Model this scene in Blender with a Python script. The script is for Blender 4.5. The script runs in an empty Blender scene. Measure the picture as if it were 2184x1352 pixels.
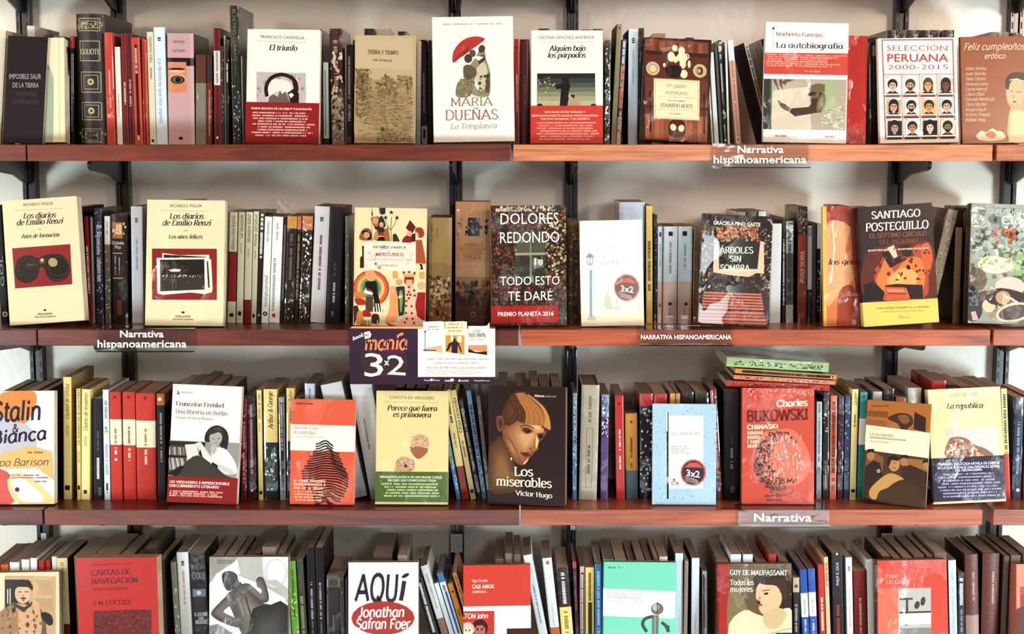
import bpy, bmesh, math, random
from mathutils import Vector, Matrix
random.seed(11)
SC = bpy.context.scene
COL = SC.collection
R = math.radians
# ------------------------------------------------------------------ camera
F, CX, CY, PITCH, CD, CZ = 3000.0, 1092.0, 676.0, math.atan(356 / 3000.0), 2.74, 1.50
cam = bpy.data.objects.new('camera', bpy.data.cameras.new('camera'))
COL.objects.link(cam)
cam.data.sensor_width = 36.0
cam.data.lens = 36.0 * F / 2184.0
cam.location = (0, -CD, CZ)
cam.rotation_euler = (R(90) - PITCH, 0, 0)
cam.data.clip_start = 0.05
SC.camera = cam
# ------------------------------------------------------------------ view, world, lights
SC.view_settings.view_transform = 'Standard'
SC.view_settings.look = 'None'
SC.view_settings.exposure = -0.28
SC.view_settings.gamma = 1.0
SC.view_settings.use_curve_mapping = False
W = bpy.data.worlds.new('world'); SC.world = W; W.use_nodes = True
W.node_tree.nodes['Background'].inputs[0].default_value = (1.0, 0.86, 0.74, 1)
W.node_tree.nodes['Background'].inputs[1].default_value = 0.22
def area(name, loc, target, sx, sy, power, color):
    d = bpy.data.lights.new(name, 'AREA'); d.shape = 'RECTANGLE'; d.size = sx; d.size_y = sy
    d.energy = power; d.color = color
    o = bpy.data.objects.new(name, d); COL.objects.link(o); o.location = loc
    o.rotation_euler = (Vector(target) - Vector(loc)).to_track_quat('-Z', 'Y').to_euler()
    return o
area('assumed_right_lamp_light', (2.25, -2.5, 2.15), (0.2, 0, 1.3), 0.5, 0.5, 58, (1.0, 0.82, 0.64))  # assumed lamp out of view, inferred from the brighter right side
area('added_left_lamp_light', (-2.35, -2.2, 2.1), (-0.3, 0, 1.25), 0.5, 0.5, 28, (1.0, 0.82, 0.64))  # second lamp added out of view to light from the left
area('assumed_window_light', (0.85, -3.9, 1.98), (0.35, 0, 1.25), 0.40, 0.75, 22, (0.88, 0.96, 1.0))  # assumed window behind the camera, inferred from pale patches on the wall
area('low_fill_right_light', (2.3, -1.7, 0.62), (0.1, 0.3, 0.70), 0.5, 0.5, 80, (0.74, 0.95, 1.0))  # added cool fill for the bottom-row wall, not an actual window
area('low_fill_left_light', (-2.3, -1.7, 0.58), (-0.1, 0.3, 0.70), 0.5, 0.5, 58, (0.74, 0.95, 1.0))  # weaker fill added on the left for the same wall, no window either
area('low_fill_floor_light', (0.1, -2.1, 0.16), (0.1, 0.3, 0.72), 3.2, 0.4, 20, (0.70, 0.94, 1.0))  # added cool fill, no daylight source, gives the bottom-row wall a sheen

# ------------------------------------------------------------------ pixels -> points on real planes
fw = Vector((0, math.cos(PITCH), -math.sin(PITCH))); up = Vector((0, math.sin(PITCH), math.cos(PITCH)))
def at(px, py, Y):
    d = Vector(((px - CX) / F, 0, 0)) + fw + up * ((CY - py) / F)
    return Vector((0, -CD, CZ)) + d * ((Y + CD) / d.y)
def proj(p):
    v = Vector(p) - Vector((0, -CD, CZ)); z = v.dot(fw)
    return CX + F * v.x / z, CY - F * v.dot(up) / z
WALL_Y = 0.315
SHY = [None, 308, 703, 1087, 1463]                    # front top edge of each shelf in the photograph
SZ = [0] + [at(1092, y, 0).z for y in SHY[1:]]
SZ[0] = SZ[1] + (SZ[1] - SZ[2])
SHELF_T = SZ[1] - at(1092, 343.5, 0).z
ROWN = ['', 'top', 'second', 'third', 'bottom']
SB = [0, .080, .108, .082, .085]                      # how far the spines stand back from the edge
YB = [0, 308, 685, 1060, 1352]                        # where the spine positions below were read off

# ------------------------------------------------------------------ colours and materials
def lin(h):
    h = h.lstrip('#'); r = []
    for i in (0, 2, 4):
        c = int(h[i:i + 2], 16) / 255.0
        r.append(c / 12.92 if c <= .04045 else ((c + .055) / 1.055) ** 2.4)
    L = .3 * r[0] + .6 * r[1] + .1 * r[2]; k = 1.04 * (L + .002) ** .13
    r = [min(.86, k * m * c ** 1.13) for c, m in zip(r, (1.0, 1.02, 1.09))]
    return (r[0], r[1], r[2], 1.0)
def mat(name, build):
    m = bpy.data.materials.new(name); m.use_nodes = True
    nt = m.node_tree; b = nt.nodes['Principled BSDF']
    build(nt, b); return m
def nd(nt, t, **kw):
    n = nt.nodes.new(t)
    for k, v in kw.items():
        if k in n.inputs: n.inputs[k].default_value = v
        else: setattr(n, k, v)
    return n
def attr(nt, b):
    a = nd(nt, 'ShaderNodeAttribute', attribute_name='Col')
    nt.links.new(a.outputs['Color'], b.inputs['Base Color']); return a
def objc(nt, sc):
    t = nd(nt, 'ShaderNodeTexCoord'); m = nd(nt, 'ShaderNodeMapping'); m.inputs['Scale'].default_value = sc
    nt.links.new(t.outputs['Object'], m.inputs['Vector']); return m
def m_paper(nt, b):
    attr(nt, b); b.inputs['Roughness'].default_value = .55; b.inputs['Specular IOR Level'].default_value = .2
def m_gloss(nt, b):
    attr(nt, b); b.inputs['Roughness'].default_value = .26; b.inputs['Specular IOR Level'].default_value = .35
def m_wrap(nt, b):
    attr(nt, b); b.inputs['Roughness'].default_value = .5; b.inputs['Specular IOR Level'].default_value = .15
    b.inputs['Coat Weight'].default_value = .75; b.inputs['Coat Roughness'].default_value = .07
    m = objc(nt, (38, 38, 24)); m.inputs['Rotation'].default_value = (0, .6, 0)
    n = nd(nt, 'ShaderNodeTexNoise', Scale=1.0, Detail=5.0, Roughness=.62, Distortion=2.2)
    m2 = objc(nt, (13, 13, 11)); n2 = nd(nt, 'ShaderNodeTexNoise', Scale=1.0, Detail=2.0)
    nt.links.new(m.outputs[0], n.inputs['Vector']); nt.links.new(m2.outputs[0], n2.inputs['Vector'])
    r = nd(nt, 'ShaderNodeMapRange'); r.inputs['From Min'].default_value = .48; r.inputs['From Max'].default_value = .70
    nt.links.new(n2.outputs['Fac'], r.inputs['Value'])
    mul = nd(nt, 'ShaderNodeMath', operation='MULTIPLY'); nt.links.new(n.outputs['Fac'], mul.inputs[0]); nt.links.new(r.outputs[0], mul.inputs[1])
    bp = nd(nt, 'ShaderNodeBump', Strength=1.0, Distance=.008)
    nt.links.new(mul.outputs[0], bp.inputs['Height']); nt.links.new(bp.outputs[0], b.inputs['Coat Normal'])
def m_cloth(nt, b):
    attr(nt, b); b.inputs['Roughness'].default_value = .38
    m = objc(nt, (1, 1, 1)); n = nd(nt, 'ShaderNodeTexNoise', Scale=420.0, Detail=2.0)
    nt.links.new(m.outputs[0], n.inputs['Vector'])
    bp = nd(nt, 'ShaderNodeBump', Strength=.5, Distance=.0015)
    nt.links.new(n.outputs['Fac'], bp.inputs['Height']); nt.links.new(bp.outputs[0], b.inputs['Normal'])
def m_pages(nt, b):
    a = attr(nt, b); b.inputs['Roughness'].default_value = .85
    m = objc(nt, (2600, 30, 30)); n = nd(nt, 'ShaderNodeTexNoise', Scale=1.0, Detail=1.0)
    nt.links.new(m.outputs[0], n.inputs['Vector'])
    m2 = objc(nt, (14, 14, 14)); n2 = nd(nt, 'ShaderNodeTexNoise', Scale=1.0, Detail=4.0); nt.links.new(m2.outputs[0], n2.inputs['Vector'])
    ad = nd(nt, 'ShaderNodeMath', operation='ADD'); nt.links.new(n.outputs['Fac'], ad.inputs[0]); nt.links.new(n2.outputs['Fac'], ad.inputs[1])
    r = nd(nt, 'ShaderNodeMapRange'); r.inputs['From Min'].default_value = .6; r.inputs['From Max'].default_value = 1.4; r.inputs['To Min'].default_value = .72; r.inputs['To Max'].default_value = 1.12
    nt.links.new(ad.outputs[0], r.inputs['Value'])
    mx = nd(nt, 'ShaderNodeMix', data_type='RGBA', blend_type='MULTIPLY'); mx.inputs[0].default_value = 1
    nt.links.new(a.outputs['Color'], mx.inputs[6]); nt.links.new(r.outputs[0], mx.inputs[7]); nt.links.new(mx.outputs[2], b.inputs['Base Color'])
MP, MG, MW, MC, MPG = mat('printed_paper', m_paper), mat('glossy_print', m_gloss), mat('shrink_wrapped_print', m_wrap), mat('bound_cloth', m_cloth), mat('page_edges', m_pages)
MATS = {'p': MP, 'g': MG, 'w': MW, 'c': MC}
def wood(name, ca, cb, seed):
    def f(nt, b):
        m = objc(nt, (2.2, 9, 26)); m.inputs['Location'].default_value = (seed, seed * .7, 0)
        n = nd(nt, 'ShaderNodeTexNoise', Scale=1.6, Detail=7.0, Roughness=.62, Distortion=1.1)
        nt.links.new(m.outputs[0], n.inputs['Vector'])
        m2 = objc(nt, (3, 8, 120)); n2 = nd(nt, 'ShaderNodeTexNoise', Scale=2.0, Detail=4.0); nt.links.new(m2.outputs[0], n2.inputs['Vector'])
        ad = nd(nt, 'ShaderNodeMath', operation='MULTIPLY_ADD'); ad.inputs[1].default_value = .4
        nt.links.new(n2.outputs['Fac'], ad.inputs[0]); nt.links.new(n.outputs['Fac'], ad.inputs[2])
        c = nd(nt, 'ShaderNodeValToRGB'); e = c.color_ramp.elements
        e[0].position = .45; e[0].color = lin(ca); e[1].position = .88; e[1].color = lin(cb)
        nt.links.new(ad.outputs[0], c.inputs[0]); nt.links.new(c.outputs[0], b.inputs['Base Color'])
        b.inputs['Roughness'].default_value = .38; b.inputs['Coat Weight'].default_value = .25; b.inputs['Coat Roughness'].default_value = .2
        bp = nd(nt, 'ShaderNodeBump', Strength=.25, Distance=.002); nt.links.new(ad.outputs[0], bp.inputs['Height']); nt.links.new(bp.outputs[0], b.inputs['Normal'])
    return mat(name, f)
def plain(name, col, rough=.5, coat=0, spec=.5, metal=0):
    def f(nt, b):
        b.inputs['Base Color'].default_value = lin(col); b.inputs['Roughness'].default_value = rough
        b.inputs['Coat Weight'].default_value = coat; b.inputs['Specular IOR Level'].default_value = spec; b.inputs['Metallic'].default_value = metal
    return mat(name, f)
def m_wall(nt, b):
    m = objc(nt, (1, 1, 1)); n = nd(nt, 'ShaderNodeTexNoise', Scale=2.2, Detail=4.0); nt.links.new(m.outputs[0], n.inputs['Vector'])
    c = nd(nt, 'ShaderNodeValToRGB'); e = c.color_ramp.elements
    e[0].position = .3; e[0].color = (.82, .75, .66, 1); e[1].position = .7; e[1].color = (.88, .81, .72, 1)
    nt.links.new(n.outputs['Fac'], c.inputs[0]); nt.links.new(c.outputs[0], b.inputs['Base Color'])
    n3 = nd(nt, 'ShaderNodeTexNoise', Scale=55.0, Detail=4.0); nt.links.new(m.outputs[0], n3.inputs['Vector'])
    b.inputs['Roughness'].default_value = .24
    bp = nd(nt, 'ShaderNodeBump', Strength=.12, Distance=.003); nt.links.new(n3.outputs['Fac'], bp.inputs['Height']); nt.links.new(bp.outputs[0], b.inputs['Normal'])
M_WALL = mat('painted_plaster', m_wall)
M_METAL = plain('dark_enamelled_steel', '2a1719', .34, .2)
M_SLOT = plain('slot_shadow_steel', '0c0808', .6)
M_EDGE = plain('bright_slot_edge', '8a7a74', .35)
def m_acr(nt, b):
    b.inputs['Base Color'].default_value = (1, 1, 1, 1); b.inputs['Transmission Weight'].default_value = 1
    b.inputs['Roughness'].default_value = .06; b.inputs['IOR'].default_value = 1.45
    m = objc(nt, (14, 14, 30)); n = nd(nt, 'ShaderNodeTexNoise', Scale=1.0, Detail=2.0); nt.links.new(m.outputs[0], n.inputs['Vector'])
    bp = nd(nt, 'ShaderNodeBump', Strength=.4, Distance=.004); nt.links.new(n.outputs['Fac'], bp.inputs['Height']); nt.links.new(bp.outputs[0], b.inputs['Normal'])
M_ACR = mat('clear_acrylic', m_acr)

# ------------------------------------------------------------------ object helpers
LINKS = []
def link(o, parent=None):
    if parent is not None: o.parent = parent
    LINKS.append(o); return o
def tag(o, label=None, cat=None, group=None, kind=None):
    if label: o['label'] = label
    if cat: o['category'] = cat
    if group: o['group'] = group
    if kind: o['kind'] = kind
    return o
def empty(name, loc, rot=(0, 0, 0)):
    o = bpy.data.objects.new(name, None); o.empty_display_size = .03
    o.location = loc; o.rotation_euler = rot; return link(o)
class MB:
    """collects faces with a colour each, becomes ONE mesh object"""
    def __init__(s): s.v = []; s.f = []; s.c = []
    def poly(s, pts, c):
        n = len(s.v); s.v += [tuple(p) for p in pts]; s.f.append(tuple(range(n, n + len(pts)))); s.c.append(c)
    def grid(s, vs, fs, c):
        n = len(s.v); s.v += [tuple(p) for p in vs]
        for i, f in enumerate(fs): s.f.append(tuple(a + n for a in f)); s.c.append(c[i] if isinstance(c, list) else c)
    def box(s, a, b, c=(1, 1, 1, 1)):
        x0, y0, z0 = a; x1, y1, z1 = b
        s.grid([(x0, y0, z0), (x1, y0, z0), (x1, y1, z0), (x0, y1, z0), (x0, y0, z1), (x1, y0, z1), (x1, y1, z1), (x0, y1, z1)],
               [(0, 3, 2, 1), (4, 5, 6, 7), (0, 1, 5, 4), (1, 2, 6, 5), (2, 3, 7, 6), (3, 0, 4, 7)], c)
    def prism(s, pts, x0, x1, c=(1, 1, 1, 1)):       # outline in (y, z), pushed along x
        n = len(pts)
        s.grid([(x0, p[0], p[1]) for p in pts] + [(x1, p[0], p[1]) for p in pts],
               [tuple(range(n))[::-1], tuple(range(n, 2 * n))] + [(i, (i + 1) % n, (i + 1) % n + n, i + n) for i in range(n)], c)
    def build(s, name, m, parent=None, bevel=0, recalc=False):
        me = bpy.data.meshes.new(name); me.from_pydata(s.v, [], s.f)
        ca = me.color_attributes.new('Col', 'FLOAT_COLOR', 'CORNER')
        buf = []
        for f, c in zip(s.f, s.c): buf += list(c) * len(f)
        ca.data.foreach_set('color', buf)
        if recalc:
            b = bmesh.new(); b.from_mesh(me); bmesh.ops.recalc_face_normals(b, faces=b.faces); b.to_mesh(me); b.free()
        me.materials.append(m); me.validate(); me.update()
        o = bpy.data.objects.new(name, me); link(o, parent)
        if bevel:
            bv = o.modifiers.new('bevel', 'BEVEL'); bv.width = bevel; bv.segments = 2; bv.limit_method = 'ANGLE'
        return o

# ------------------------------------------------------------------ lettering: a small pen-drawn serif alphabet
G = {  # advance | strokes ; L polyline, C curve, S foot serif, D dot (x height 10, capitals 14)
'a': '10.2|C 8,8.6 5.5,10 2.5,8.5 1.2,5 2.5,1.2 5,0 7.4,2 8,4|L 8.3,10 8.3,1.4 10,.4', 'b': '10.6|L 2,15 2,.5|C 2,7.5 4.5,10 8,9 9.5,5 8,1 5,0 2,1', 'c': '9|C 7.8,8.2 5.5,10 2.5,8.8 1.2,5 2.8,1 5.5,0 8,1.8',
'd': '11|C 8.3,8 6,10 2.8,9 1.2,5 2.8,1 5.5,0 8.3,2|L 8.6,15 8.6,0|S 9.2,0', 'e': '9.2|C 1.3,5.4 8,5.6 7.3,9 5,10 2.3,8.8 1.2,5 2.6,1 5.3,0 8,1.7', 'f': '6.4|C 7.3,14 5.8,15 4.2,14 3.3,11 3.3,0|L 1,9.8 6,9.8|S 3.3,0',
'g': '10.4|C 8,8.5 5.5,10 2.5,8.5 1.2,5.5 2.5,2 5,1 7.5,2.5 8,5|C 8.3,10 8.3,0 7.3,-3.5 4.5,-4.8 1.5,-3.6', 'h': '11|L 2.2,15 2.2,0|C 2.2,7 4.5,9.8 7.4,9.5 8.6,7 8.6,0|S 2.2,0|S 8.6,0|S 1.8,15', 'i': '5|L 2.6,10 2.6,0|D 2.6,13.4|S 2.6,0|S 2,10',
'j': '5|C 3,10 3,-2 2,-4.5 0,-4.5|D 3,13.4', 'k': '10|L 2.2,15 2.2,0|L 8,10 2.6,5|L 4,6.3 9,0|S 2.2,0', 'l': '5|L 2.6,15 2.6,0|S 2.6,0|S 2,15', 'm': '16|L 2.2,10 2.2,0|C 2.2,7 4.2,9.8 6.9,9.5 8,7 8,0|C 8,7 10,9.8 12.7,9.5 13.8,7 13.8,0|S 2.2,0|S 8,0|S 13.8,0',
'n': '11|L 2.2,10 2.2,0|C 2.2,7 4.5,9.8 7.4,9.5 8.6,7 8.6,0|S 2.2,0|S 8.6,0|S 1.6,10', 'o': '10.4|C 5.2,10 2.2,8.6 1.2,5 2.2,1.4 5.2,0 8.2,1.4 9.2,5 8.2,8.6 5.2,10', 'p': '10.8|L 2.2,10 2.2,-5|C 2.2,7.5 4.5,10 8,9 9.5,5 8,1 5,0 2.2,2|S 2.2,-5', 'q': '10.8|C 8,8 6,10 2.8,9 1.2,5 2.8,1 5.5,0 8.3,2|L 8.6,10 8.6,-5|S 8.6,-5',
'r': '7.8|L 2.2,10 2.2,0|C 2.2,6.5 4,9.4 6,10 7.4,9.3|S 2.2,0|S 1.6,10', 's': '8.2|C 7,8.6 5,10 2.2,9.2 1.7,7.2 4,5.4 6.8,3.8 6.8,1.4 4,0 1.2,1.5', 't': '6.4|C 3,13.5 3,3 3.6,.6 5,0 6.4,1|L .8,9.8 6,9.8', 'u': '11|C 2.2,10 2.2,3 3.2,.6 5.5,0 8.2,2.6|L 8.6,10 8.6,1 10.2,.3', 'v': '9.6|L .8,10 4.8,0|L 8.8,10 4.9,0', 'w': '14|L .8,10 4.2,0|L 4.4,0 7.2,9|L 7.2,9 10,0|L 10.2,0 13.2,10', 'x': '9.6|L 1,10 8.6,0|L 8.4,10 1,0', 'y': '9.6|L 1,10 5,0|C 8.8,10 5,0 3.6,-4 1,-4.6', 'z': '8.6|L 1.2,9.6 7.4,9.6 1.2,.4 7.6,.4',
'A': '13.6|L 1,0 6.8,14|L 6.6,14 12.6,0|L 3,4.6 10.6,4.6|S 1,0|S 12.6,0', 'B': '11.8|L 2.6,14 2.6,0|C 2.6,13.6 7.5,13.8 9.3,10.6 7.5,7.6 2.6,7.4|C 2.6,7.4 8.3,7.4 10.3,3.8 8.3,.4 2.6,.4', 'C': '12.4|C 11,11.6 7.5,14.1 3.4,12 1.4,7 3.4,2 7.5,-.1 11.2,2.6', 'D': '13|L 2.6,14 2.6,0|C 2.6,13.6 8,13.6 11.6,10 11.6,4 8,.4 2.6,.4', 'E': '11|L 2.6,14 2.6,0|L 2.6,13.6 9.6,13.6 9.6,12|L 2.6,7.2 8,7.2|L 2.6,.4 9.8,.4 9.8,2.2', 'F': '10.4|L 2.6,14 2.6,0|L 2.6,13.6 9.6,13.6 9.6,12|L 2.6,7.2 8,7.2|S 2.6,0', 'G': '13.2|C 11,11.6 7.5,14.1 3.4,12 1.4,7 3.4,2 7.5,-.1 11.2,2.2|L 11.3,0 11.3,6|S 11,6', 'H': '13.4|L 2.6,14 2.6,0|L 10.8,14 10.8,0|L 2.6,7.2 10.8,7.2|S 2.6,0|S 10.8,0|S 2.6,14|S 10.8,14', 'I': '6|L 3,14 3,0|S 3,14|S 3,0', 'J': '8|C 5.6,14 5.6,3 4,.2 1,.6', 'K': '12.4|L 2.6,14 2.6,0|L 10.6,14 3,6.4|L 4.6,8 11.4,0|S 2.6,0|S 11.4,0|S 2.6,14', 'W': '18|L 1,14 5,0|L 5,0 9,13|L 9,13 13,0|L 13,0 17,14|S 1,14|S 17,14', 'L': '10.6|L 2.6,14 2.6,0|L 2.6,.4 9.6,.4 9.6,2.6|S 2.6,14',
'M': '15.6|L 2.4,0 2.4,14|L 2.4,14 7.8,2|L 7.8,2 13,14|L 13.2,14 13.2,0|S 2.4,0|S 13.2,0', 'N': '13.6|L 2.4,0 2.4,14|L 2.4,14 11,0|L 11.2,0 11.2,14|S 2.4,0|S 11.2,14', 'O': '13.6|C 6.8,14.1 3,12.2 1.4,7 3,1.8 6.8,-.1 10.6,1.8 12.2,7 10.6,12.2 6.8,14.1', 'P': '11.2|L 2.6,14 2.6,0|C 2.6,13.6 8,13.8 10,10.2 8,6.6 2.6,6.4|S 2.6,0', 'Q': '13.6|C 6.8,14.1 3,12.2 1.4,7 3,1.8 6.8,-.1 10.6,1.8 12.2,7 10.6,12.2 6.8,14.1|L 7,2.4 12.6,-2.4', 'R': '12|L 2.6,14 2.6,0|C 2.6,13.6 8,13.8 9.8,10.4 8,7 2.6,6.8|L 6,6.8 11,0|S 2.6,0', 'S': '10.4|C 8.8,11.8 5.6,14.1 2.2,12.4 2,9.4 5,7.4 8.8,5 8.8,1.8 5.2,-.1 1.4,2.4', 'T': '12|L 6,14 6,0|L 1,12 1,13.6 11,13.6 11,12|S 6,0', 'U': '13|C 2.6,14 2.6,4 4,.8 6.6,-.1 9.4,.8 10.6,4 10.6,14|S 2.6,14|S 10.6,14', 'V': '13|L 1,14 6.4,0|L 12,14 6.5,0|S 1,14|S 12,14', 'X': '12.6|L 1.4,14 11.2,0|L 11,14 1.4,0', 'Y': '12.6|L 1.2,14 6.2,6.8 6.2,0|L 11.4,14 6.2,6.8|S 6.2,0', 'Z': '11.4|L 1.4,12 1.4,13.6 10,13.6 1.2,.4 10.4,.4 10.4,2.2',
'&': '14|C 12.4,7.5 10.5,1.5 6,0 2,1.2 1.8,4.4 5.4,7.6 8,10.6 6.8,13.6 4.2,13.4 3.8,10.6 6,7 12.6,0', '.': '4.4|D 2.2,.8', ',': '4.4|L 2.6,1.4 1.6,-2.4', '1': '8|L 2,12 4.6,14 4.6,0|S 4.6,0', '2': '10|C 1.8,10.6 3,13.4 6,14 8.4,12.4 8.2,9.4 5,5 1.4,.6|L 1.4,.5 9,.5', '3': '10|C 1.8,12 4.4,14 7.6,13 7.8,9.6 4.2,7.6|C 4.2,7.6 8.6,7 8.8,2.8 5.6,-.2 1.4,1.6', '0': '10|C 5,14 2,12 1.2,7 2,2 5,0 8,2 8.8,7 8,12 5,14', '5': '10|L 8.4,13.6 2.8,13.6 2.2,7.8|C 2.2,7.8 6,9.4 8.8,6 7.6,1 4.4,-.2 1.4,1.4', '6': '10|C 7.8,13.4 4,12 1.6,7 2,1.4 5.4,0 8.6,2.4 8,6.6 5,8.2 1.8,5'}
ACC = {'á': 'a', 'é': 'e', 'í': 'i', 'ó': 'o', 'ú': 'u', 'Á': 'A', 'É': 'E', 'Í': 'I', 'Ó': 'O', 'Ú': 'U', 'ñ': 'n', 'Ñ': 'N', 'ç': 'c', 'ü': 'u'}
def smooth(p, k=5, closed=False):
    if len(p) < 3: return p
    o = []; n = len(p)
    for i in range(n if closed else n - 1):
        if closed: a, b, c, d = p[i - 1], p[i], p[(i + 1) % n], p[(i + 2) % n]
        else: a, b, c, d = p[max(i - 1, 0)], p[i], p[i + 1], p[min(i + 2, n - 1)]
        for j in range(k):
            t = j / k; t2 = t * t; t3 = t2 * t
            o.append(tuple(.5 * (2 * b[q] + (c[q] - a[q]) * t + (2 * a[q] - 5 * b[q] + 4 * c[q] - d[q]) * t2 + (3 * b[q] - a[q] - 3 * c[q] + d[q]) * t3) for q in (0, 1)))
    if not closed: o.append(p[-1])
    return o
def sweep(p, wf):
    L_, R_ = [], []
    for i in range(len(p)):
        a = p[max(i - 1, 0)]; b = p[min(i + 1, len(p) - 1)]
        dx, dy = b[0] - a[0], b[1] - a[1]; l = math.hypot(dx, dy) or 1; dx /= l; dy /= l
        w = wf(dx, dy) / 2
        L_.append((p[i][0] - dy * w, p[i][1] + dx * w)); R_.append((p[i][0] + dy * w, p[i][1] - dx * w))
    return [(L_[i], L_[i + 1], R_[i + 1], R_[i]) for i in range(len(p) - 1)]
STY = {'i': (2.9, 1.15, .24, 1.6), 'r': (2.5, 1.15, 0, 1.7), 't': (1.9, 1.0, 0, 1.5), 'j': (1.9, 1.05, .24, 1.3), 'h': (2.6, 2.2, .12, 0), 'k': (1.5, 1.2, .3, 0), 'B': (3.6, 2.0, 0, 2.2)}
def pen(text, sty):
    th, tn, sl, sf = STY[sty]; x = 0; out = []
    wf = lambda dx, dy: tn + (th - tn) * abs(dy) ** 1.5
    for ch in text:
        if ch == ' ': x += 5; continue
        acc = None
        if ch in ACC: acc = ch; ch = ACC[ch]
        if ch not in G: x += 6; continue
        parts = G[ch].split('|'); adv = float(parts[0])
        for st in parts[1:]:
            if acc and st[0] == 'D' and ch == 'i': continue
            k = st[0]; p = [tuple(float(q) for q in a.split(',')) for a in st[2:].split()]
            if k == 'C': q = sweep(smooth(p, 4), wf)
            elif k == 'L':
                q = []
                for a, b in zip(p, p[1:]): q += sweep([a, b], wf)
            elif k == 'S':
                if not sf: continue
                cx, cy = p[0]; q = [((cx - sf - .6, cy - tn * .1), (cx + sf + .6, cy - tn * .1), (cx + sf + .6, cy + tn * .8 * (1 if cy < 5 else -1)), (cx - sf - .6, cy + tn * .8 * (1 if cy < 5 else -1)))]
            else:
                cx, cy = p[0]; r = th * .62; q = [tuple((cx + r * math.cos(a * math.pi / 3), cy + r * math.sin(a * math.pi / 3)) for a in range(6))]
            for f in q: out.append([(x + px + sl * py, py) for px, py in f])
        if acc:
            top = 15 if acc.isupper() else 11.5; mx = adv / 2
            if acc in 'ñÑ': q = sweep(smooth([(mx - 3, top), (mx - 1.4, top + 1.6), (mx + 1.2, top + .2), (mx + 3, top + 1.8)], 3), lambda a, b: 1.1)
            elif acc == 'ç': q = sweep([(mx, 0), (mx + 1, -2), (mx - 1, -3.4)], lambda a, b: 1)
            elif acc == 'ü': q = [((mx - 3, top), (mx - 1.4, top), (mx - 1.4, top + 1.6), (mx - 3, top + 1.6)), ((mx + 1.4, top), (mx + 3, top), (mx + 3, top + 1.6), (mx + 1.4, top + 1.6))]
            else: q = sweep([(mx - .6, top), (mx + 2, top + 3)], lambda a, b: 1.5)
            for f in q: out.append([(x + px + sl * py, py) for px, py in f])
        x += adv
    return [[(a / 14, b / 14) for a, b in f] for f in out], x / 14
_tc = {}
def inter(text, off):
    k = (text, off)
    if k in _tc: return _tc[k]
    cu = bpy.data.curves.new('t', 'FONT'); cu.body = text; cu.resolution_u = 2; cu.offset = off; cu.fill_mode = 'FRONT'
    o = bpy.data.objects.new('t', cu); me = o.to_mesh()
    vs = [(v.co.x / .727, v.co.y / .727) for v in me.vertices]
    fs = [[vs[i] for i in p.vertices] for p in me.polygons]
    x0 = min([v[0] for v in vs] or [0]); x1 = max([v[0] for v in vs] or [1])
    o.to_mesh_clear(); bpy.data.objects.remove(o); bpy.data.curves.remove(cu)
    _tc[k] = ([[(a - x0, b) for a, b in f] for f in fs], x1 - x0); return _tc[k]
def glyphs(text, sty):
    if sty == 's': return inter(text, 0)
    if sty == 'b': return inter(text, .018)
    return pen(text, sty)

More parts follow.
